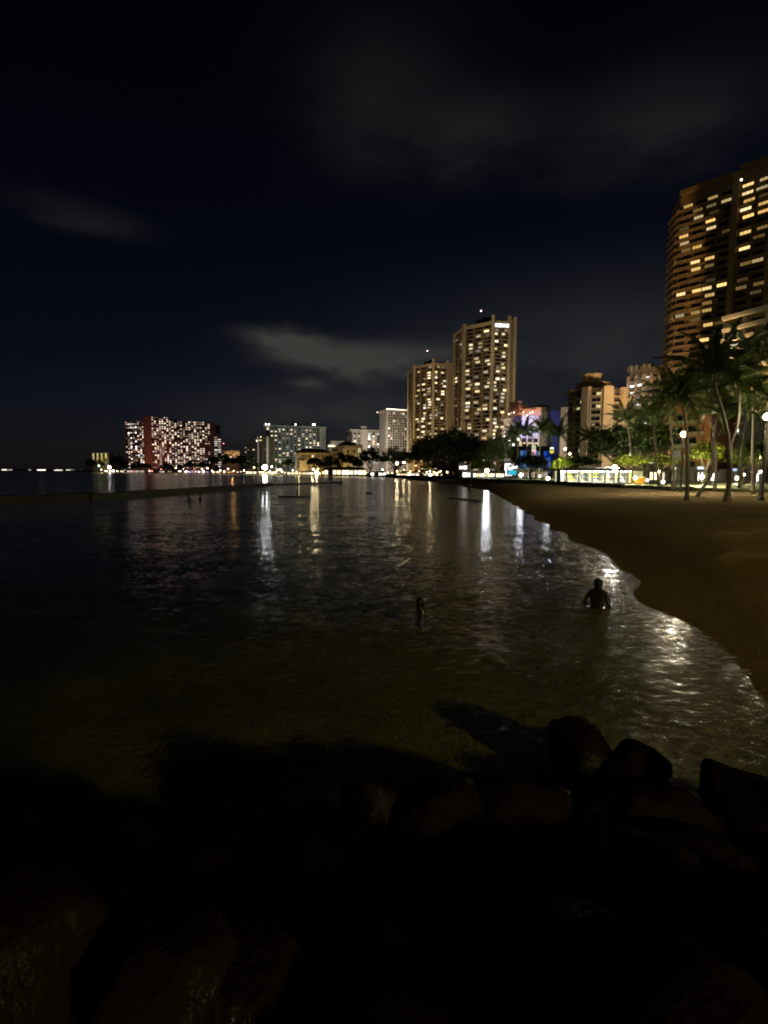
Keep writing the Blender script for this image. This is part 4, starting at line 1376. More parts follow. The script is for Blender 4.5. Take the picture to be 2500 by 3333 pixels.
palm('tall palm with a pale trunk that bends back to the left', [(2362, 1614), (2372, 1540), (2376, 1460), (2372, 1410), (2347, 1336), (2332, 1275), (2324, 1205)], 40, 1, nfr=19, sc=1.05)
palm('tall palm with a pale trunk rising straight behind the bent one', [(2374, 1610), (2380, 1540), (2384, 1450), (2393, 1381), (2400, 1290), (2404, 1226)], 41, 2, nfr=18)
palm('palm with a dark straight trunk beside the high lamp', [(2236, 1604), (2236, 1530), (2237, 1430), (2226, 1340), (2215, 1290)], 44, 3)
palm('palm whose dark trunk leans right from its foot', [(2268, 1600), (2296, 1570), (2313, 1535), (2320, 1450), (2326, 1370), (2330, 1330)], 47, 4)
palm('palm with a pale leaning trunk at the edge of the photo', [(2474, 1609), (2484, 1560), (2495, 1490), (2503, 1400), (2506, 1290)], 42, 5)
palm('slim palm among the dark trees left of the high lamp', [(2146, 1580), (2140, 1520), (2134, 1440), (2127, 1390), (2120, 1345)], 70, 6, base=1.6)
palm('palm in front of the round hotel, dark crown', [(1934, 1560), (1932, 1500), (1926, 1450), (1920, 1418)], 118, 7, base=1.62, sc=1.05)
palm('palm between the grey block and the round hotel', [(1814, 1562), (1815, 1500), (1821, 1450), (1818, 1408)], 125, 8, base=1.62, sc=1.25)
palm('palm silhouetted against the blue facade', [(1722, 1560), (1718, 1500), (1712, 1440), (1706, 1402)], 140, 9, base=1.62, sc=1.25)
palm('palm before the white lit floors of the blue hotel', [(1688, 1560), (1686, 1500), (1682, 1440), (1676, 1412)], 146, 10, base=1.62, sc=1.2)
palm('palm right of the blue facade with a thin trunk', [(1752, 1560), (1756, 1490), (1760, 1430), (1764, 1396)], 150, 11, base=1.62, sc=1.3)
palm('dark palm crown high at the edge of the photo', [(2452, 1596), (2450, 1480), (2454, 1320), (2460, 1160)], 52, 12, base=1.6, sc=1.15)
palm('palm standing behind the leaning trunk', [(2328, 1582), (2328, 1500), (2322, 1400), (2290, 1262)], 60, 13, base=1.62, sc=1.1)
palm('palm at the left rim of the palm grove', [(2192, 1585), (2190, 1500), (2184, 1390), (2172, 1300)], 62, 14, base=1.62, sc=1.1)
palm('short palm right of the huge banyan', [(1652, 1556), (1650, 1510), (1646, 1470), (1642, 1440)], 160, 15, base=1.62, sc=1.1)
palm('palm before the yellow green lit tree by the edge', [(2406, 1582), (2410, 1500), (2420, 1420), (2436, 1330)], 64, 16, base=1.62, sc=1.05)
palm('palm against the dark trees behind the pavilion', [(2060, 1570), (2056, 1500), (2050, 1420), (2040, 1360)], 90, 17, base=1.62, sc=1.1)

# ------------------------------------------------------------------ lamps
DARKM = surf('lamp_metal', (.05, .05, .05), rough=.5)
GLOBES = {}


def globe(r, key, c, s):
    k = (round(r, 2), key)
    if k not in GLOBES:
        pr = [(max(.01, r * math.sin(t)), -r * math.cos(t) + r) for t in [math.pi * i / 7 for i in range(8)]]
        GLOBES[k] = MB().lathe(pr, 10).mesh('globe', emis('lamp_' + key, c, s), True)
    return GLOBES[k]


def lamp(label, px, py, Y, r, key, c, s, base=1.62, group=None, arm=0):
    p = at(px, py, Y)
    t = empty('street_lamp', (p.x, Y, base), label, 'lamp', group)
    h = max(.6, p.z - base)
    mb = MB().tube([(0, 0, -.1), (0, 0, .25), (0, 0, h - r * 1.1)], [.11, .07, .05], 8)
    mb.lathe([(.05, h - r * 1.25), (r * .55, h - r * 1.05), (r * .6, h - r * .9)], 10)
    pst = put('post', mb.mesh('post', DARKM), t, (p.x, Y, base))
    sub(put('post_foot', MB().lathe([(.17, -.1), (.16, .12), (.085, .2)], 10).mesh('post_foot', DARKM), t, (p.x, Y, base)), pst)
    put('globe', globe(r, key, c, s), t, (p.x, Y, base + h - r))
    return t


W1 = (1, .92, .80); Y1 = (1, .80, .45); C1 = (.92, .97, 1.0)
lamp('high lamp glowing between the palm trunks', 2225, 1413, 52, .20, 'high', (1, .84, .56), 2300)
lamp('lamp at the very edge of the photo beside the pale leaning palm', 2497, 1357, 39.5, .22, 'edge', (1, .86, .56), 380, base=1.4)
lamp('bright white lamp above the pavilion roof', 2001, 1521, 92, .26, 'white', (1, .96, .84), 2600)
lamp('bright white lamp right of the banyan by the water', 1585, 1533, 158, .50, 'white_b', C1, 230)
lamp('low white lamp beside the left end of the pavilion', 1784, 1558, 104, .26, 'low', C1, 130)
lamp('white lamp under the dark spreading tree', 1696, 1546, 140, .36, 'low', C1, 130)
lamp('small white lamp right of the red figure', 1757, 1550, 138, .20, 'soft', W1, 26)
lamp('warm lamp between the leaning trunks right of the pavilion', 2142, 1535, 80, .18, 'warm', Y1, 90)
lamp('low bright lamp on the planter wall', 2158, 1572, 66, .17, 'soft', W1, 26)
lamp('low lamp right of the orange counter', 2107, 1565, 82, .17, 'soft', W1, 26)
lamp('white lamp right of the tall palm trunks', 2420, 1545, 100, .24, 'soft', W1, 26)
lamp('white lamp near the pale leaning palm', 2476, 1536, 100, .24, 'soft', W1, 26)
lamp('amber lamp in the dark trees by the edge', 2473, 1488, 85, .22, 'amber', (1, .60, .25), 22)
lamp('warm wall height lamp before the round hotel', 1944, 1467, 150, .32, 'warm', Y1, 90)
lamp('warm lamp at the foot of the round hotel', 1840, 1461, 160, .30, 'warm_s', Y1, 24)
lamp('smaller warm lamp below the round hotel', 1855, 1477, 158, .26, 'warm_s', Y1, 24)
lamp('garden lamp lighting the bright yellow green tree', 1818, 1543, 143, .22, 'lime', (.95, 1, .40), 5000)
lamp('garden lamp lighting the trees behind the tall palms', 2286, 1552, 72, .16, 'lime_b', (1, .92, .42), 6500)
lamp('garden lamp between the pavilion and the palms', 2068, 1556, 78, .15, 'lime_c', (1, .90, .46), 4500)
lamp('garden lamp among the bushes by the edge', 2400, 1556, 86, .16, 'lime_c', (1, .90, .46), 4500)
lamp('strong white floodlamp on the far beach before the two pale pilasters', 862, 1521, 560, 2.3, 'beach_flood', (.97, 1, 1), 170)
lamp('large white lamp on the point left of the huge slab hotel', 356, 1521, 880, 2.3, 'point', (1, .96, .92), 22)
lamp('greenish lamp under the yellow striped hotel', 322, 1516, 890, 1.6, 'green', (.75, 1, .75), 3)
lamp('bright warm lamp before the left corner of the cream hotel wing', 966, 1540, 470, 1.05, 'bar_lamp', (1, .78, .42), 85)
lamp('bright warm lamp before the middle of the cream hotel wing', 1030, 1538, 450, 1.05, 'bar_lamp', (1, .78, .42), 85)
lamp('lamp glowing in the lit trees left of the huge banyan', 1292, 1508, 300, .55, 'bar_lamp', (1, .78, .42), 85)
lamp('pair lamp beside the lit trees left of the huge banyan', 1314, 1506, 305, .42, 'bar_lamp', (1, .78, .42), 85)
lamp('lamp near the trunks left of the huge banyan', 1332, 1545, 270, .55, 'bar_lamp', (1, .78, .42), 85)
lamp('lamp under the huge banyan near its trunks', 1400, 1545, 230, .45, 'bar_lamp', (1, .78, .42), 85)
lamp('white lamp at the foot of the palm before the blue hotel', 1670, 1522, 170, .3, 'soft', W1, 26)

rl = empty('street_lamp', (20, -22, 1.0), 'added lamp behind the photographer, out of view', 'lamp')
put('post', MB().tube([(0, 0, 0), (0, 0, 8.6)], [.1, .06], 8).mesh('post', DARKM), rl, (20, -22, 1.0))
put('globe', globe(1.0, 'rear_fill', (1, .80, .30), 400), rl, (20, -22, 9.0))  # added outside the view to light the near water and sand

# the string of small lamps along the far beach front
kx = [300, 330, 700, 1000, 1300, 1480]
ky = [980, 960, 700, 478, 372, 240]
lr = random.Random(11)
SMALL = [('s_warm', (1, .76, .40), 14), ('s_white', (1, .90, .70), 14), ('s_gold', (1, .62, .22), 13), ('s_red', (1, .30, .22), 5), ('s_rose', (1, .58, .52), 8)]
nlamp = 0
px = 330.0
while px < 1478:
    Yv = float(np.interp(px, kx, ky)) + lr.uniform(-6, 22)
    py = 1540 + lr.gauss(0, 3.2) - (lr.random() < .18) * lr.uniform(4, 16)
    if px < 800:
        key = lr.choice((0, 1, 3, 4, 1, 4)); py -= 3
    else:
        key = lr.choice((0, 0, 1, 2, 2, 1))
    q = SMALL[key]
    p = at(px, py, Yv)
    r = Yv / FPX * lr.uniform(1.1, 2.6)
    base = max(.6, ground(p.x, Yv))
    h = max(1.2, p.z - base)
    o_ = MB().tube([(0, 0, -.2), (0, 0, h)], .12, 5, 0)
    o_.lathe([(max(.02, r * math.sin(t)), h + r - r * math.cos(t)) for t in [math.pi * i / 5 for i in range(6)]], 8, 1)
    ob = put('beach_lamp', o_.mesh('beach_lamp', [DARKM, emis('lamp_' + q[0], q[1], q[2])]), None, (p.x, Yv, base))
    side = 'red and white lamps below the huge slab hotel' if px < 800 else 'warm lamps below the long grey and cream hotels' if px < 1180 else 'warm lamps under the trees left of the banyan'
    tag(ob, {'r': 'small lamp in the string of red and white lights below the huge slab hotel', 'w': 'small lamp in the string of warm lights below the grey and cream hotels',
             'u': 'small lamp in the row of warm lights under the trees left of the banyan'}['r' if px < 800 else 'w' if px < 1180 else 'u'], 'lamp', side)
    nlamp += 1
    px += lr.uniform(4.5, 14)

# far coast across the water
COAST = surf('far_coast', (.02, .022, .022))
cb_ = MB()
cpts = []
for i, (px_, h_) in enumerate(((-220, 12), (-120, 20), (0, 26), (90, 20), (180, 30), (240, 24), (300, 30), (420, 34), (700, 40))):
    p = at(px_, HORIZON, 7200 if px_ < 240 else 6600)
    cpts.append((p.x, p.y, h_))
for a_, b_ in zip(cpts[:-1], cpts[1:]):
    cb_.face([(a_[0], a_[1], -2), (b_[0], b_[1], -2), (b_[0], b_[1] + 250, b_[2] * .6), (a_[0], a_[1] + 250, a_[2] * .6)])
    cb_.face([(a_[0], a_[1] + 250, a_[2] * .6), (b_[0], b_[1] + 250, b_[2] * .6), (b_[0], b_[1] + 900, b_[2] * .2), (a_[0], a_[1] + 900, a_[2] * .2)])
tag(put('terrain', cb_.mesh('terrain', COAST)), 'low dark coast on the horizon', 'coast', kind='structure')
for (px_, w_, s_, lab) in ((14, 16, 1.5, 'bright harbour light on the horizon nearest the photo edge'), (32, 16, .5, 'faint harbour light beside the bright one at the photo edge'),
                           (97, 8, .35, 'faint lone harbour light on the dark horizon'), (135, 26, 2.0, 'wide yellow white harbour light in the middle of the horizon'),
                           (190, 26, 1.3, 'long white harbour light left of the point'), (226, 20, 1.4, 'white harbour light next to the point'),
                           (252, 30, .7, 'dim streak of harbour lights touching the point'), (284, 24, .9, 'harbour light at the foot of the point')):
    p = at(px_, 1533.5, 7100)
    hw = w_ / 2 / FPX * 7100
    mb = MB()
    rr = random.Random(int(px_))
    for q in range(5):
        x0 = -hw + 2 * hw * q / 5
        mb.box(x0 + 1, x0 + 2 * hw / 5 - 1, -6, 6, 0, 9 + rr.uniform(0, 6))
    tag(put('harbour_light', mb.mesh('harbour_light', emis('harbour_%d' % int(s_ * 100), (1, .93, .80), s_)), None, (p.x, p.y, max(2.0, p.z - 4))), lab, 'light', 'harbour lights on the horizon')

# ------------------------------------------------------------------ low beach front buildings of the far shore
def bar(label, x0, x1, Y, top, kind=0, seed=0, roofm=None, glow=None, n=6, ztop=None):
    A, B = P2(x0, Y), P2(x1, Y + 3)
    t = empty('beach_bar', (A[0], A[1], 1.0), label, 'building', 'low beach front buildings')
    z1 = zat(top, Y, (x0 + x1) / 2)
    gz = max(.8, ground(A[0], Y)) - .3
    W = (Vector(B) - Vector(A)).length
    zc_ = gz + (z1 - gz) * .72
    wbox(t, 'wall', A, B, 0, 9, gz, zc_, CREAM)
    hip(t, A, B, 9, zc_ + .05, z1 - zc_, 1.6, roofm or TILE, .35)
    gm = glow or P_WARM
    r_ = random.Random(seed)
    facade(t, A, B, gz + .5, zc_ - gz - .6, 1, n, lambda f, b: gm if r_.random() < .8 else GLASS, CREAM, pw=.8, ph=.8, balc=False, find=1.2, finw=.3, sill=.05)
    return t


SHOPW = litpane('shop_white', WHITE, 1.8, 5.0, .9)
SHOPY = litpane('shop_warm', WARM, 1.4, 4.0, .9)
SHOPR = litpane('shop_rose', ((0, (1, .35, .25)), (.5, (1, .6, .5)), (1, (1, .85, .7))), .5, 1.6, .9)
bar('beach bar with rose lit windows below the left wing of the huge slab hotel', 395, 470, 830, 1527, seed=1, glow=SHOPR, n=8)
bar('beach bar with rose lit windows below the huge slab hotel', 500, 545, 800, 1529, seed=2, glow=SHOPR, n=5)
bar('beach bar with a lavender glow below the huge slab hotel', 610, 690, 760, 1530, seed=3, glow=litpane('shop_lavender', ((0, (.7, .5, 1)), (1, (1, .85, .9))), .5, 1.6, .9), n=8)
bar('beach bar with amber windows right of the huge slab hotel', 700, 750, 700, 1530, seed=4, glow=P_GOLD, n=6)
bar('low beach bar before the two pale pilasters', 800, 905, 600, 1531, seed=5, glow=SHOPY, n=9)
bar('long dark roofed beach bar before the gable wing', 1055, 1192, 425, 1520, seed=6, glow=SHOPY, n=10)
bar('beach bar terrace before the cream hotel wing', 935, 1045, 468, 1533, seed=7, glow=SHOPY, n=9)
bar('small lit kiosk right of the dark roofed beach bar', 1205, 1258, 380, 1533, seed=8, glow=SHOPW, n=4)
bar('warm lit arcade under the trees left of the banyan', 1290, 1440, 300, 1535, seed=9, glow=SHOPY, n=12)


def shop(label, x0, x1, y0, y1, Y, glow, n=2, sign=None, signmat=None):
    A, B = P2(x0, Y), P2(x1, Y)
    zt_ = zat(y0 - 6, Y, x0); t = empty('shop_front', (A[0], A[1], 1.62), label, 'shop', 'lit shop fronts behind the park')
    W = (Vector(B) - Vector(A)).length
    fr_ = surf('shop_frame', (.22, .19, .16))
    wbox(t, 'wall', A, B, 0, 7, 1.63, zt_ + .9, fr_, -.4, W + .4)
    facade(t, A, B, 1.75, zt_ - 1.9, 1, n, lambda f, b: glow, fr_, pw=.92, ph=.96, sill=.02, balc=False, find=.45, finw=.18, nm=1, wname='shop_window')
    wbox(t, 'canopy', A, B, -1.5, 0, zt_ + .15, zt_ + .4, fr_, -.4, W + .4)
    if signmat:
        wbox(t, 'sign_band', A, B, -.32, -.02, zt_ + .42, zt_ + .95, signmat, W * .1, W * .9)
    return t


shop('tall bright shop front between the banyan and the white lamp', 1494, 1520, 1520, 1560, 190, SHOPW, 2)
shop('bright kiosk window at the foot of the banyan', 1506, 1532, 1542, 1562, 178, SHOPW, 2)
shop('long pillared arcade with bright bays right of the banyan', 1540, 1642, 1545, 1562, 185, SHOPY, 11)
shop('brightly lit ground floor below the blue hotel', 1642, 1684, 1512, 1530, 240, SHOPW, 4)
shop('dim shop row under the dark spreading tree', 1688, 1782, 1540, 1562, 170, litpane('shop_dim', PALE, .2, 1.0, .9), 8)
shop('rosy shop front right of the pavilion', 2066, 2094, 1535, 1556, 112, litpane('shop_rosy', ((0, (1, .72, .62)), (1, (1, .9, .85))), .6, 1.2, .6), 3)
shop('dim warm shop front right of the low lamp', 2112, 2180, 1540, 1566, 124, SHOPY, 5)
shop('narrow white shop front left of the brightest shop', 2246, 2263, 1548, 1566, 118, SHOPW, 2)
shop('brightest white shop front seen between the palm trunks', 2266, 2300, 1540, 1566, 112, litpane('shop_glare', WHITE, 2.6, 3.6, .5), 3, signmat=emis('shop_sign', (.75, .88, 1), 1.4))
shop('narrow shop front right of the brightest shop', 2310, 2326, 1543, 1568, 116, SHOPW, 1)
shop('dim amber shop front behind the bent palm', 2330, 2362, 1546, 1568, 120, P_GOLD, 3)
shop('red and orange lit shop front right of the pale trunks', 2372, 2398, 1546, 1564, 112, SHOPR, 2, signmat=emis('shop_sign_b', (.6, .75, 1), .9))
shop('white shop front at the edge of the photo', 2444, 2470, 1544, 1568, 110, SHOPW, 2)
shop('shop front with warm windows left of the narrow white shop', 2184, 2240, 1541, 1566, 122, SHOPY, 5, signmat=emis('shop_sign_c', (1, .9, .7), 1.6))
shop('warm shop front behind the white lamp near the edge', 2402, 2440, 1545, 1566, 116, SHOPY, 3)
so = empty('lit_sign', tuple(at(1668, 1545, 168)), 'cyan lit screen sign under the palms by the blue hotel', 'sign')


def screenmat():
    g = G('cyan_screen')
    geo = g.n('ShaderNodeNewGeometry')
    n_ = g.noise(1.6, 2, geo.outputs['Position'])
    c = g.ramp(n_.outputs['Fac'], ((.35, (.01, .25, .42)), (.5, (.02, .62, .85)), (.65, (.25, .95, .95))))
    e = g.n('ShaderNodeEmission'); g.l(c, e.inputs[0]); e.inputs[1].default_value = .9
    g.l(e.outputs[0], g.out.inputs[0])
    return g.mat


put('screen', MB().box(-1.2, 1.2, -.08, .08, 0, 1.35).mesh('screen', screenmat()), so, so.location)
put('screen_frame', MB().box(-1.3, 1.3, .085, .2, -.1, 1.45).box(-.9, -.75, 0.0, .1, 1.62 - so.location.z, -.1).box(.75, .9, 0, .1, 1.62 - so.location.z, -.1).mesh('screen_frame', DARKM), so, so.location)

# ------------------------------------------------------------------ lit pavilion with glazed bays
A, B = P2(1806, 99), P2(2062, 90)
pv = empty('pavilion', (A[0], A[1], 1.62), 'long low pavilion with bright glazed bays and a dark flat roof behind the beach wall', 'pavilion')
Vd = Vector(B) - Vector(A); Wp = Vd.length; Vd.normalize(); pa = math.atan2(Vd.y, Vd.x)
zp1 = zat(1533, 95, 1930)
WIN = surf('shop_interior', (.70, .70, .66), rough=.7)
wbox(pv, 'floor', A, B, 0, 5, 1.62, 1.72, WIN)
wbox(pv, 'wall', A, B, 4.8, 5.0, 1.72, zp1, WIN)
wbox(pv, 'wall', A, B, 0, 4.78, 1.72, zp1, WIN, 0, .2)
wbox(pv, 'wall', A, B, 0, 4.78, 1.72, zp1, WIN, Wp - .2)
wbox(pv, 'roof', A, B, -1.5, 6, zp1 + .01, zp1 + .42, surf('pavilion_roof', (.06, .05, .04)), -1.5, Wp + 1.0)
wbox(pv, 'roof_lantern', A, B, 1.2, 4.0, zp1 + .43, zp1 + .75, surf('pavilion_roof', (.06, .05, .04)), Wp * .35, Wp * .8)
for k in range(6):
    x0 = Wp * (k + .12) / 6
    wbox(pv, 'ceiling_lamp', A, B, 1.6, 2.6, zp1 - .1, zp1 - .04, emis('tube_light', (1, .97, .82), 50), x0, x0 + Wp / 6 * .72)
gr = random.Random(3)
GOODS = [surf('goods_' + n_, c_) for n_, c_ in (('lime', (.35, .5, .08)), ('yellow', (.75, .6, .06)), ('white', (.75, .75, .72)), ('blue', (.1, .2, .4)), ('tan', (.5, .35, .2)))]
for k in range(6):
    for lv in range(3):
        x0 = Wp * k / 6 + .35
        shf = wbox(pv, 'shelf', A, B, 3.4, 4.6, 1.9 + lv * .55, 1.95 + lv * .55, WIN, x0, x0 + Wp / 6 - .7)
        xx = x0 + .05
        while xx < x0 + Wp / 6 - 1.1:
            wd = gr.uniform(.25, .6)
            sub(wbox(pv, 'goods', A, B, 3.5, 4.3, 1.951 + lv * .55, 1.951 + lv * .55 + gr.uniform(.2, .42), gr.choice(GOODS), xx, xx + wd), shf)
            xx += wd + gr.uniform(.05, .3)
for k in range(7):
    c = Vector(A) + Vd * (Wp * k / 6)
    put('column', MB().box(-.16, .16, -.2, .05, 0, zp1 - 1.72).mesh('column', PALEW), pv, (c.x, c.y, 1.72), pa)
for k in range(6):
    if k == 0:
        wbox(pv, 'shutter', A, B, .02, .1, 1.73, zp1, DARKM, Wp / 6 * .15, Wp / 6 * .5)
    for q in range(4):
        c = Vector(A) + Vd * (Wp * (k + .2 + q * .2) / 6)
        put('mullion', MB().box(-.025, .025, -.05, 0, 0, zp1 - 1.72).mesh('mullion', DARKM), pv, (c.x, c.y, 1.72), pa)
    for q in range(2):
        wbox(pv, 'transom', A, B, -.04, -.0, 2.3 + q * .7, 2.34 + q * .7, DARKM, Wp * k / 6 + .17, Wp * (k + 1) / 6 - .17)
oc = empty('counter', tuple(at(2076, 1572, 86)), 'orange lit counter box between the pavilion and the low lamp', 'counter')
oc.location.z = 1.62
put('counter_body', MB().box(-.9, .9, -.4, .4, 0, 1.0).mesh('counter_body', surf('orange_panel', (.55, .28, .04))), oc, oc.location)
put('counter_top', MB().box(-1.0, 1.0, -.5, .5, 1.0, 1.08).mesh('counter_top', surf('pale_plaster', (.5, .5, .4))), oc, oc.location)

# beach walls
STONE = surf('lava_stone_wall', (.055, .05, .045), (.03, .027, .024), 2.0, .9, .8, 5)


def seawall(label, pts, z0, z1, th, mat_=STONE):
    mb = MB(); c = Vector(pts[0])
    for (a_, b_) in zip(pts[:-1], pts[1:]):
        a2, b2 = Vector(a_), Vector(b_)
        d = (b2 - a2).normalized(); n_ = Vector((-d.y, d.x)) * th / 2
        k = max(1, int((b2 - a2).length / 1.1))
        for q in range(k):
            p, r_ = a2.lerp(b2, q / k), a2.lerp(b2, (q + 1) / k)
            zt_ = z1 + rnd.uniform(-.04, .04)
            mb.prism([tuple(p - n_ - c), tuple(r_ - n_ - c - d * .02), tuple(r_ + n_ - c - d * .02), tuple(p + n_ - c)], z0, zt_)
    o_ = put('beach_wall', mb.mesh('beach_wall', mat_), None, (c.x, c.y, 0))
    return tag(o_, label, 'wall', 'low stone walls of the beach park')


seawall('low dark stone wall in front of the pavilion', [P2(1852, 92), P2(2030, 76)], .2, 1.72, .5)
seawall('low dark stone wall left of the pavilion wall, behind a gap', [P2(1722, 112), P2(1846, 95)], .2, 1.74, .5)
seawall('low dark stone wall under the dark spreading tree', [P2(1580, 132), P2(1716, 116)], .2, 1.72, .5)
seawall('low dark stone wall at the foot of the banyan', [P2(1506, 158), P2(1568, 140)], .2, 1.72, .5)
seawall('long dark wall on the sand left of the banyan trunks', [P2(1254, 300), P2(1350, 240), P2(1470, 195)], .2, 1.9, .6)
seawall('curved planter wall left of the palm trunks', [P2(2086, 74), P2(2120, 68), P2(2170, 64.5), P2(2225, 63), P2(2260, 64)], .2, 1.68, .4)
# sea wall running out into the bay
seawall('dark sea wall running out across the left of the bay', [(-44, 44), (-38.5, 55), (-34, 62), (-30, 83), (-27.5, 108), (-27, 128)], -2.2, .62, 2.2)
seawall('low far sea wall closing the bay below the bright floodlamp', [(-26.4, 130), (-21, 147), (-13.5, 168)], -2.2, .28, 1.8)
seawall('low submerged ledge in the bay below the cream hotel', [at(905, 1619, 70).xy[:], at(1012, 1616, 71).xy[:]], -1.5, .10, 1.2)
seawall('thin dark spit reaching from the sand into the bay', [at(1468, 1620, 69).xy[:], at(1510, 1624, 66).xy[:], at(1565, 1632, 61).xy[:]], -1.0, .10, .7)

# ------------------------------------------------------------------ boulders of the groin at the camera's feet
def rockmat():
    g = G('wet_lava_rock')
    geo = g.n('ShaderNodeNewGeometry'); oi = g.n('ShaderNodeObjectInfo')
    n1 = g.noise(2.4, 5, geo.outputs['Position'], .62)
    n2 = g.noise(14, 4, geo.outputs['Position'], .6)
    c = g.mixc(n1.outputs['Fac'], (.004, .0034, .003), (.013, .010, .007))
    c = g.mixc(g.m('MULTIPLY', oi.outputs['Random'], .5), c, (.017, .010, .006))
    b = g.n('ShaderNodeBsdfDiffuse'); g.l(c, b.inputs['Color'])
    gw = g.n('ShaderNodeBsdfAnisotropic'); gw.inputs['Roughness'].default_value = .28
    wf = g.noise(1.1, 2, geo.outputs['Position'])
    wetf = g.m('MULTIPLY', g.m('SUBTRACT', wf.outputs['Fac'], .58), .16, True)
    h = g.m('ADD', n1.outputs['Fac'], g.m('MULTIPLY', n2.outputs['Fac'], .35))
    bp = g.n('ShaderNodeBump'); bp.inputs['Strength'].default_value = .8; bp.inputs['Distance'].default_value = .12
    g.l(h, bp.inputs['Height']); g.l(bp.outputs[0], b.inputs['Normal']); g.l(bp.outputs[0], gw.inputs['Normal'])
    mx = g.n('ShaderNodeMixShader'); g.l(wetf, mx.inputs[0]); g.l(b.outputs[0], mx.inputs[1]); g.l(gw.outputs[0], mx.inputs[2])
    g.l(mx.outputs[0], g.out.inputs[0])
    return g.mat


ROCK = rockmat()


def rock_mesh(seed):
    bm = bmesh.new()
    bmesh.ops.create_icosphere(bm, subdivisions=4, radius=1)
    off = Vector((seed * 7.3, seed * 3.1, seed * 1.7))
    rr = random.Random(seed)
    cuts = [Vector((rr.gauss(0, 1), rr.gauss(0, 1), rr.gauss(0, 1))).normalized() for _ in range(15)]
    lim = [rr.uniform(.55, .82) for _ in cuts]
    for v in bm.verts:
        p = v.co.copy()
        for c_, l_ in zip(cuts, lim):      # broken faces
            e_ = p.dot(c_) - l_
            if e_ > 0: p -= c_ * e_ * .96
        p *= 1 + .12 * mnoise.noise(p * 1.6 + off) + .05 * mnoise.noise(p * 5 + off) + .025 * mnoise.noise(p * 11 + off)
        v.co = p
    me = bpy.data.meshes.new('boulder'); bm.to_mesh(me); bm.free()
    me.materials.append(ROCK)
    me.polygons.foreach_set('use_smooth', [True] * len(me.polygons))
    return me


RM = [rock_mesh(i + 1) for i in range(6)]
gm = MB()
gn = 60
for i in range(gn):
    for j in range(14):
        x = -30 + 60 * i / (gn - 1); y = -8 + 13.6 * j / 13
        z = float(np.interp(y, [-8, 1.0, 3.2, 4.6, 5.6], [1.0, .8, .0, -.6, -1.2])) + .18 * mnoise.noise(Vector((x * .8, y * .8, 3)))
        gm.v.append((x, y, z))
for i in range(gn - 1):
    for j in range(13):
        gm.f.append((i * 14 + j, (i + 1) * 14 + j, (i + 1) * 14 + j + 1, i * 14 + j + 1)); gm.mi.append(0)
tag(put('terrain', gm.mesh('terrain', ROCK, True)), 'rubble core of the rock groin below the camera', 'groin', kind='structure')

rk = random.Random(5)


def boulder(x, y, z, sx, sy, sz, k, label, group):
    o_ = put('boulder', RM[k % 6], None, (x, y, z))
    o_.scale = (sx, sy, sz)
    o_.rotation_euler = (rk.uniform(-.3, .3), rk.uniform(-.3, .3), rk.uniform(0, 6.28))
    tag(o_, label, 'boulder', group)
    return o_


def on_ground(px, py, z):
    d = ray(px, py); k = (z - CAM_H) / d.z
    return d.x * k, d.y * k


for i, (px, py, z, s_, lab) in enumerate((
        (1900, 2470, -.1, (.62, .55, .42), 'largest black boulder rising from the water near the beach'),
        (2060, 2520, -.12, (.45, .42, .34), 'black boulder against the right shoulder of the largest one'),
        (1700, 2640, .0, (.6, .5, .34), 'low boulder with a long silvery wet edge'),
        (2180, 2660, .0, (.6, .5, .36), 'boulder with a short silvery top near the right rim'),
        (2440, 2620, .1, (.62, .55, .42), 'dark boulder at the right rim of the photo'),
        (1560, 2600, .0, (.42, .4, .34), 'small boulder with one bright glint'),
        (1010, 2730, .0, (.62, .55, .40), 'brownish boulder with a pale wet crest'),
        (1180, 2700, .02, (.5, .45, .38), 'brownish boulder right of the pale crested one'),
        (1430, 2690, .05, (.55, .5, .42), 'reddish brown boulder near the middle of the rocks'),
        (900, 2720, -.05, (.42, .4, .3), 'small boulder at the left end of the brown ones'))):
    x, y = on_ground(px, py, z)
    boulder(x, y, z, *s_, i, lab, 'wet boulders at the water edge')
cnt = 0
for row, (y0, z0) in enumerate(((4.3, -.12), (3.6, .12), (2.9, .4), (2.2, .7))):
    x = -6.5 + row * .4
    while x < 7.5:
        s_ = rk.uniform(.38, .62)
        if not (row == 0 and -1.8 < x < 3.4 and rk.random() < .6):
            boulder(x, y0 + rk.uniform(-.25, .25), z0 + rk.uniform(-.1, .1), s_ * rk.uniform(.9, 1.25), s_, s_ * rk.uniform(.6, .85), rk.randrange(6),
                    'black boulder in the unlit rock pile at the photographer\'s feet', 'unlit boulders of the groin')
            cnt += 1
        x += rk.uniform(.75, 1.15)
for (px, py, w_, lab) in ((1205, 1606, 2.6, 'dark rounded rock standing in the bay left of the banyan reflection'),):
    x, y = on_ground(px, py, 0)
    boulder(x, y, -.25, w_ / 2.4, w_ / 2.6, .55, 3, lab, 'rocks in the bay')
for i, (px, py, r_) in enumerate(((1753, 1620, .10), (1773, 1621, .06), (1785, 1617, .08), (1798, 1614, .12))):
    p = at(px, py, 52)
    gz_ = ground(p.x, 52)
    k = ray(px, py); kk = (gz_ - CAM_H) / k.z
    x, y = k.x * kk, k.y * kk
    st = bpy.data.objects.new('stone', RM[i]); col.objects.link(st)
    st.location = (x, y, ground(x, y) + r_ * .4); st.scale = (r_ * 1.3, r_, r_ * .8)
    st.material_slots and None
    me = RM[i].copy(); me.materials.clear(); me.materials.append(surf('white_stone', (.75, .73, .68))); st.data = me
    tag(st, ('first small white stone from the water on the dark sand', 'dull smallest stone of the four on the dark sand', 'third small white stone from the water on the dark sand',
             'largest white stone of the four on the dark sand')[i], 'stone', 'four white stones on the sand')

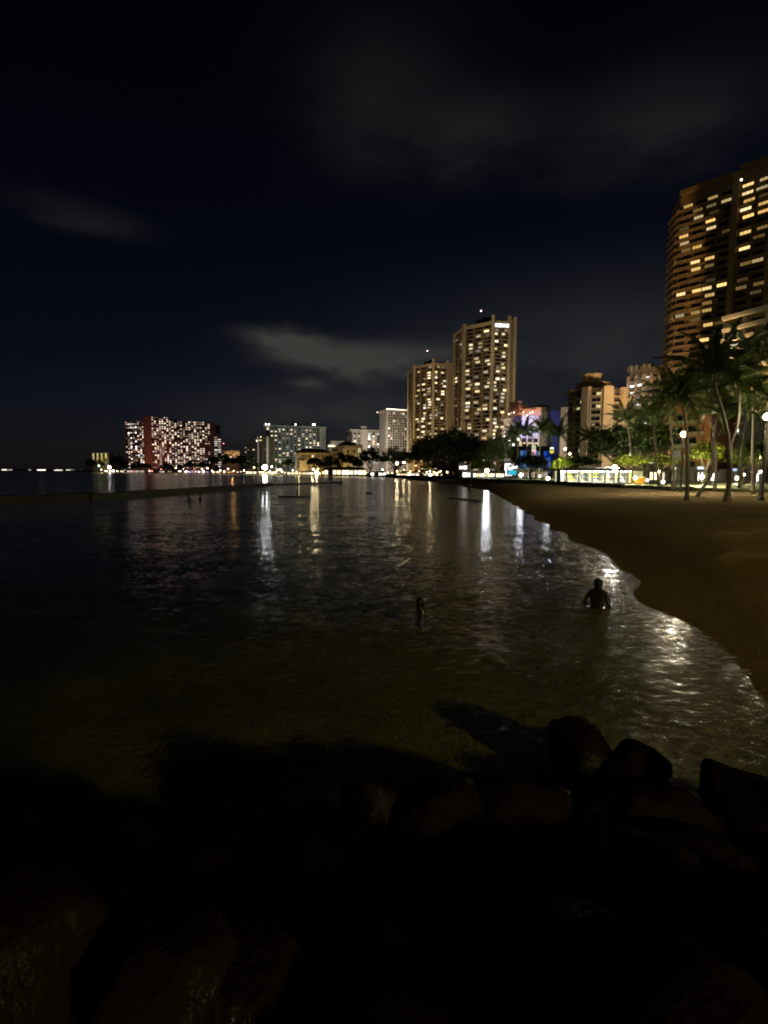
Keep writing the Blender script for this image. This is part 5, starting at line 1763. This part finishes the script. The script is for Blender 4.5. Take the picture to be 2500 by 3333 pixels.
# ------------------------------------------------------------------ people in the water
SKIN = surf('wet_silhouette_skin', (.030, .020, .014), (.022, .015, .010), 6, .35)  # backlit silhouette shade put into the skin colour
HAIR = surf('dark_hair', (.012, .010, .008), rough=.5)
SUIT = surf('dark_swimsuit', (.015, .015, .02), rough=.7)


def person(label, x, y, z, joints, face, suit=True, hair_len=.0, skin=None, group='bathers in the bay'):
    """joints: name -> (x,y,z,radius) relative to the feet; one continuous skin surface"""
    t = empty('person', (x, y, z), label, 'person', group, rz=face)
    bones = [('pelvis', 'waist'), ('waist', 'chest'), ('chest', 'neck'), ('neck', 'skull'), ('skull', 'crown'), ('skull', 'face'), ('chest', 'lsh'), ('lsh', 'lel'), ('lel', 'lwr'), ('lwr', 'lpa'),
             ('chest', 'rsh'), ('rsh', 'rel'), ('rel', 'rwr'), ('rwr', 'rpa'), ('pelvis', 'lhi'), ('lhi', 'lkn'), ('lkn', 'lan'), ('lan', 'lto'), ('pelvis', 'rhi'), ('rhi', 'rkn'), ('rkn', 'ran'), ('ran', 'rto')]
    J = dict(joints)
    for sd in 'lr':
        w_ = Vector(J[sd + 'wr'][:3]); e_ = Vector(J[sd + 'el'][:3]); d = (w_ - e_).normalized()
        J[sd + 'pa'] = (*(w_ + d * .08), .030)
        side = d.orthogonal().normalized()
        for f in range(4):
            b_ = w_ + d * .15 + side * (f - 1.5) * .022
            ln = (.065, .08, .075, .055)[f]
            J['%sf%da' % (sd, f)] = (*b_, .010)
            J['%sf%db' % (sd, f)] = (*(b_ + d * ln * .5 + Vector((0, 0, -.008))), .009)
            J['%sf%dc' % (sd, f)] = (*(b_ + d * ln + Vector((0, 0, -.022))), .008)
            bones += [(sd + 'pa', '%sf%da' % (sd, f)), ('%sf%da' % (sd, f), '%sf%db' % (sd, f)), ('%sf%db' % (sd, f), '%sf%dc' % (sd, f))]
        tb = w_ + d * .06 + side * .045
        J[sd + 'ta'] = (*tb, .012); J[sd + 'tb'] = (*(tb + d * .045 + side * .025), .010)
        bones += [(sd + 'pa', sd + 'ta'), (sd + 'ta', sd + 'tb')]
    names = list(J)
    names.remove('pelvis'); names = ['pelvis'] + names
    me = bpy.data.meshes.new('body')
    me.from_pydata([J[n_][:3] for n_ in names], [(names.index(a_), names.index(b_)) for a_, b_ in bones], [])
    me.materials.append(skin or SKIN)
    o_ = put('body', me, t, (0, 0, 0), world=False)
    md = o_.modifiers.new('skin', 'SKIN'); md.use_smooth_shade = True
    for i, n_ in enumerate(names):
        r_ = J[n_][3]
        me.skin_vertices[0].data[i].radius = (r_, r_)
    me.skin_vertices[0].data[0].use_root = True
    sb = o_.modifiers.new('sub', 'SUBSURF'); sb.levels = 1; sb.render_levels = 2
    # hair
    hd = Vector(J['skull'][:3]); up = (Vector(J['crown'][:3]) - hd).normalized()
    hm = MB()
    prof = [(.02, .13), (.07, .115), (.10, .07), (.108, .02), (.10, -.04), (.085, -.07 - hair_len * .6), (.05, -.09 - hair_len)]
    hm.lathe(prof[::-1], 14)
    hm.v = [tuple(Vector(v) * 1.0 + hd + up * .02 + Vector((0, .022, 0))) for v in hm.v]
    put('hair', hm.mesh('hair', HAIR, True), o_, (0, 0, 0), world=False)
    if suit:
        pv_, wa = Vector(J['pelvis'][:3]), Vector(J['waist'][:3])
        sm = MB()
        sm.tube([tuple(pv_ + (wa - pv_) * k_) for k_ in (-.25, .1, .5, .95)], [J['pelvis'][3] * 1.12, J['pelvis'][3] * 1.16, J['pelvis'][3] * 1.08, J['waist'][3] * 1.06], 14)
        put('swimsuit', sm.mesh('swimsuit', SUIT, True), o_, (0, 0, 0), world=False)
    return t


STAND = dict(pelvis=(0, 0, .95, .15), waist=(0, 0, 1.10, .135), chest=(0, 0, 1.34, .155), neck=(0, 0, 1.50, .055), skull=(0, -.02, 1.62, .095), crown=(0, -.02, 1.70, .075), face=(0, -.075, 1.59, .055),
             lsh=(-.19, 0, 1.42, .06), lel=(-.30, .02, 1.15, .045), lwr=(-.36, -.10, .93, .032), rsh=(.19, 0, 1.42, .06), rel=(.30, .02, 1.15, .045), rwr=(.36, -.10, .93, .032),
             lhi=(-.10, 0, .88, .10), lkn=(-.12, -.02, .48, .065), lan=(-.13, .02, .07, .045), lto=(-.14, -.14, .03, .04), rhi=(.10, 0, .88, .10), rkn=(.12, -.02, .48, .065), ran=(.13, .02, .07, .045), rto=(.14, -.14, .03, .04))
# sitting in the shallows, back to the camera, arms propped out to the sides
SIT = dict(pelvis=(0, 0, .16, .16), waist=(0, .02, .32, .14), chest=(0, .03, .55, .16), neck=(0, .0, .72, .055), skull=(0, -.02, .83, .095), crown=(0, -.02, .91, .075), face=(0, -.075, .80, .055),
           lsh=(-.19, .02, .62, .062), lel=(-.27, .08, .38, .046), lwr=(-.34, -.04, .14, .034), rsh=(.19, .02, .62, .062), rel=(.30, .05, .40, .046), rwr=(.25, -.12, .18, .034),
           lhi=(-.11, -.05, .14, .105), lkn=(-.22, -.42, .24, .068), lan=(-.24, -.80, .08, .045), lto=(-.25, -.93, .13, .04), rhi=(.11, -.05, .14, .105), rkn=(.20, -.42, .26, .068), ran=(.22, -.80, .08, .045), rto=(.23, -.93, .13, .04))


def wade(px, py):
    x, y = on_ground(px, py, 0)
    return x, y, ground(x, y)


x, y, z = wade(1945, 1962)
person('bather sitting in the shallows near the beach, arms close to the body', x, y, min(z, -.36), SIT, math.pi * .80, hair_len=.2)
x, y, z = wade(1368, 1972)
kn = {k: (v[0], v[1], v[2] - .10 if k not in ('lkn', 'rkn', 'lan', 'ran', 'lto', 'rto') else v[2], v[3]) for k, v in SIT.items()}
person('bather low in the dark water in the reflection of the shorter tower', x, y, min(z, -.68), kn, math.pi * .6, skin=surf('wet_dimmed_skin', (.07, .05, .036), rough=.35))  # skin darkened towards a silhouette, shade put into its colour
for (px, py, f_, lab) in ((862, 1618, .3, 'bather standing dark in the streak of the bright floodlamp'), (617, 1626, 1.0, 'bather wading beside the sea wall, the one nearer the photo edge'),
                          (652, 1628, 2.0, 'bather wading beside the sea wall, the one with arms held wide'), (969, 1606, .5, 'bather wading above the submerged ledge')):
    x, y, z = wade(px, py)
    J = dict(STAND)
    if 'wide' in lab:
        J.update(lel=(-.45, .02, 1.30, .045), lwr=(-.66, -.05, 1.22, .032), rel=(.45, .02, 1.30, .045), rwr=(.66, -.05, 1.22, .032))
    person(lab, x, y, max(z, -.95), J, f_)
x, y = on_ground(1528, 1612, 0)
person('person standing at the edge of the sand by the thin spit', x, y, max(-.15, ground(x, y)), STAND, 2.6)
p = at(1742, 1575, 122)
person('person in red standing under the dark spreading tree', p.x, 122, 1.63, STAND, .4, skin=surf('red_clothes', (.5, .05, .035)), suit=False, group='people on the promenade')

# pale flakes: bright reflection on the wet swash put into their colour
fm = MB(); fr_ = random.Random(9)
sh = [Vector(q) for q in NEARSHORE]
fpts = []
for a_, b_ in zip(sh[:-1], sh[1:]):
    k = max(2, int((b_ - a_).length / .35))
    for q in range(k): fpts.append(a_.lerp(b_, q / k))
for i in range(len(fpts) - 1):
    p, q = fpts[i], fpts[i + 1]
    if mnoise.noise(Vector((p.x * .35, p.y * .35, 1))) < -.12: continue
    d = (q - p).normalized(); n_ = Vector((-d.y, d.x))
    for k in range(6):
        c = p.lerp(q, fr_.random()) + n_ * (fr_.uniform(-.1, .35) + .3 * mnoise.noise(Vector((p.x * .6, p.y * .6, 4))))
        s_ = fr_.uniform(.02, .075)
        ring = [(c.x + s_ * 1.6 * math.cos(t) * fr_.uniform(.7, 1.2), c.y + s_ * math.sin(t) * fr_.uniform(.7, 1.2), .012) for t in [k2 * 1.047 for k2 in range(6)]]
        fm.face(ring)
tag(put('swash_glint', fm.mesh('swash_glint', surf('swash_pale', (.55, .53, .48), rough=.6))), 'pale flakes for the bright swash edge along the waterline', 'swash_glint', kind='stuff')
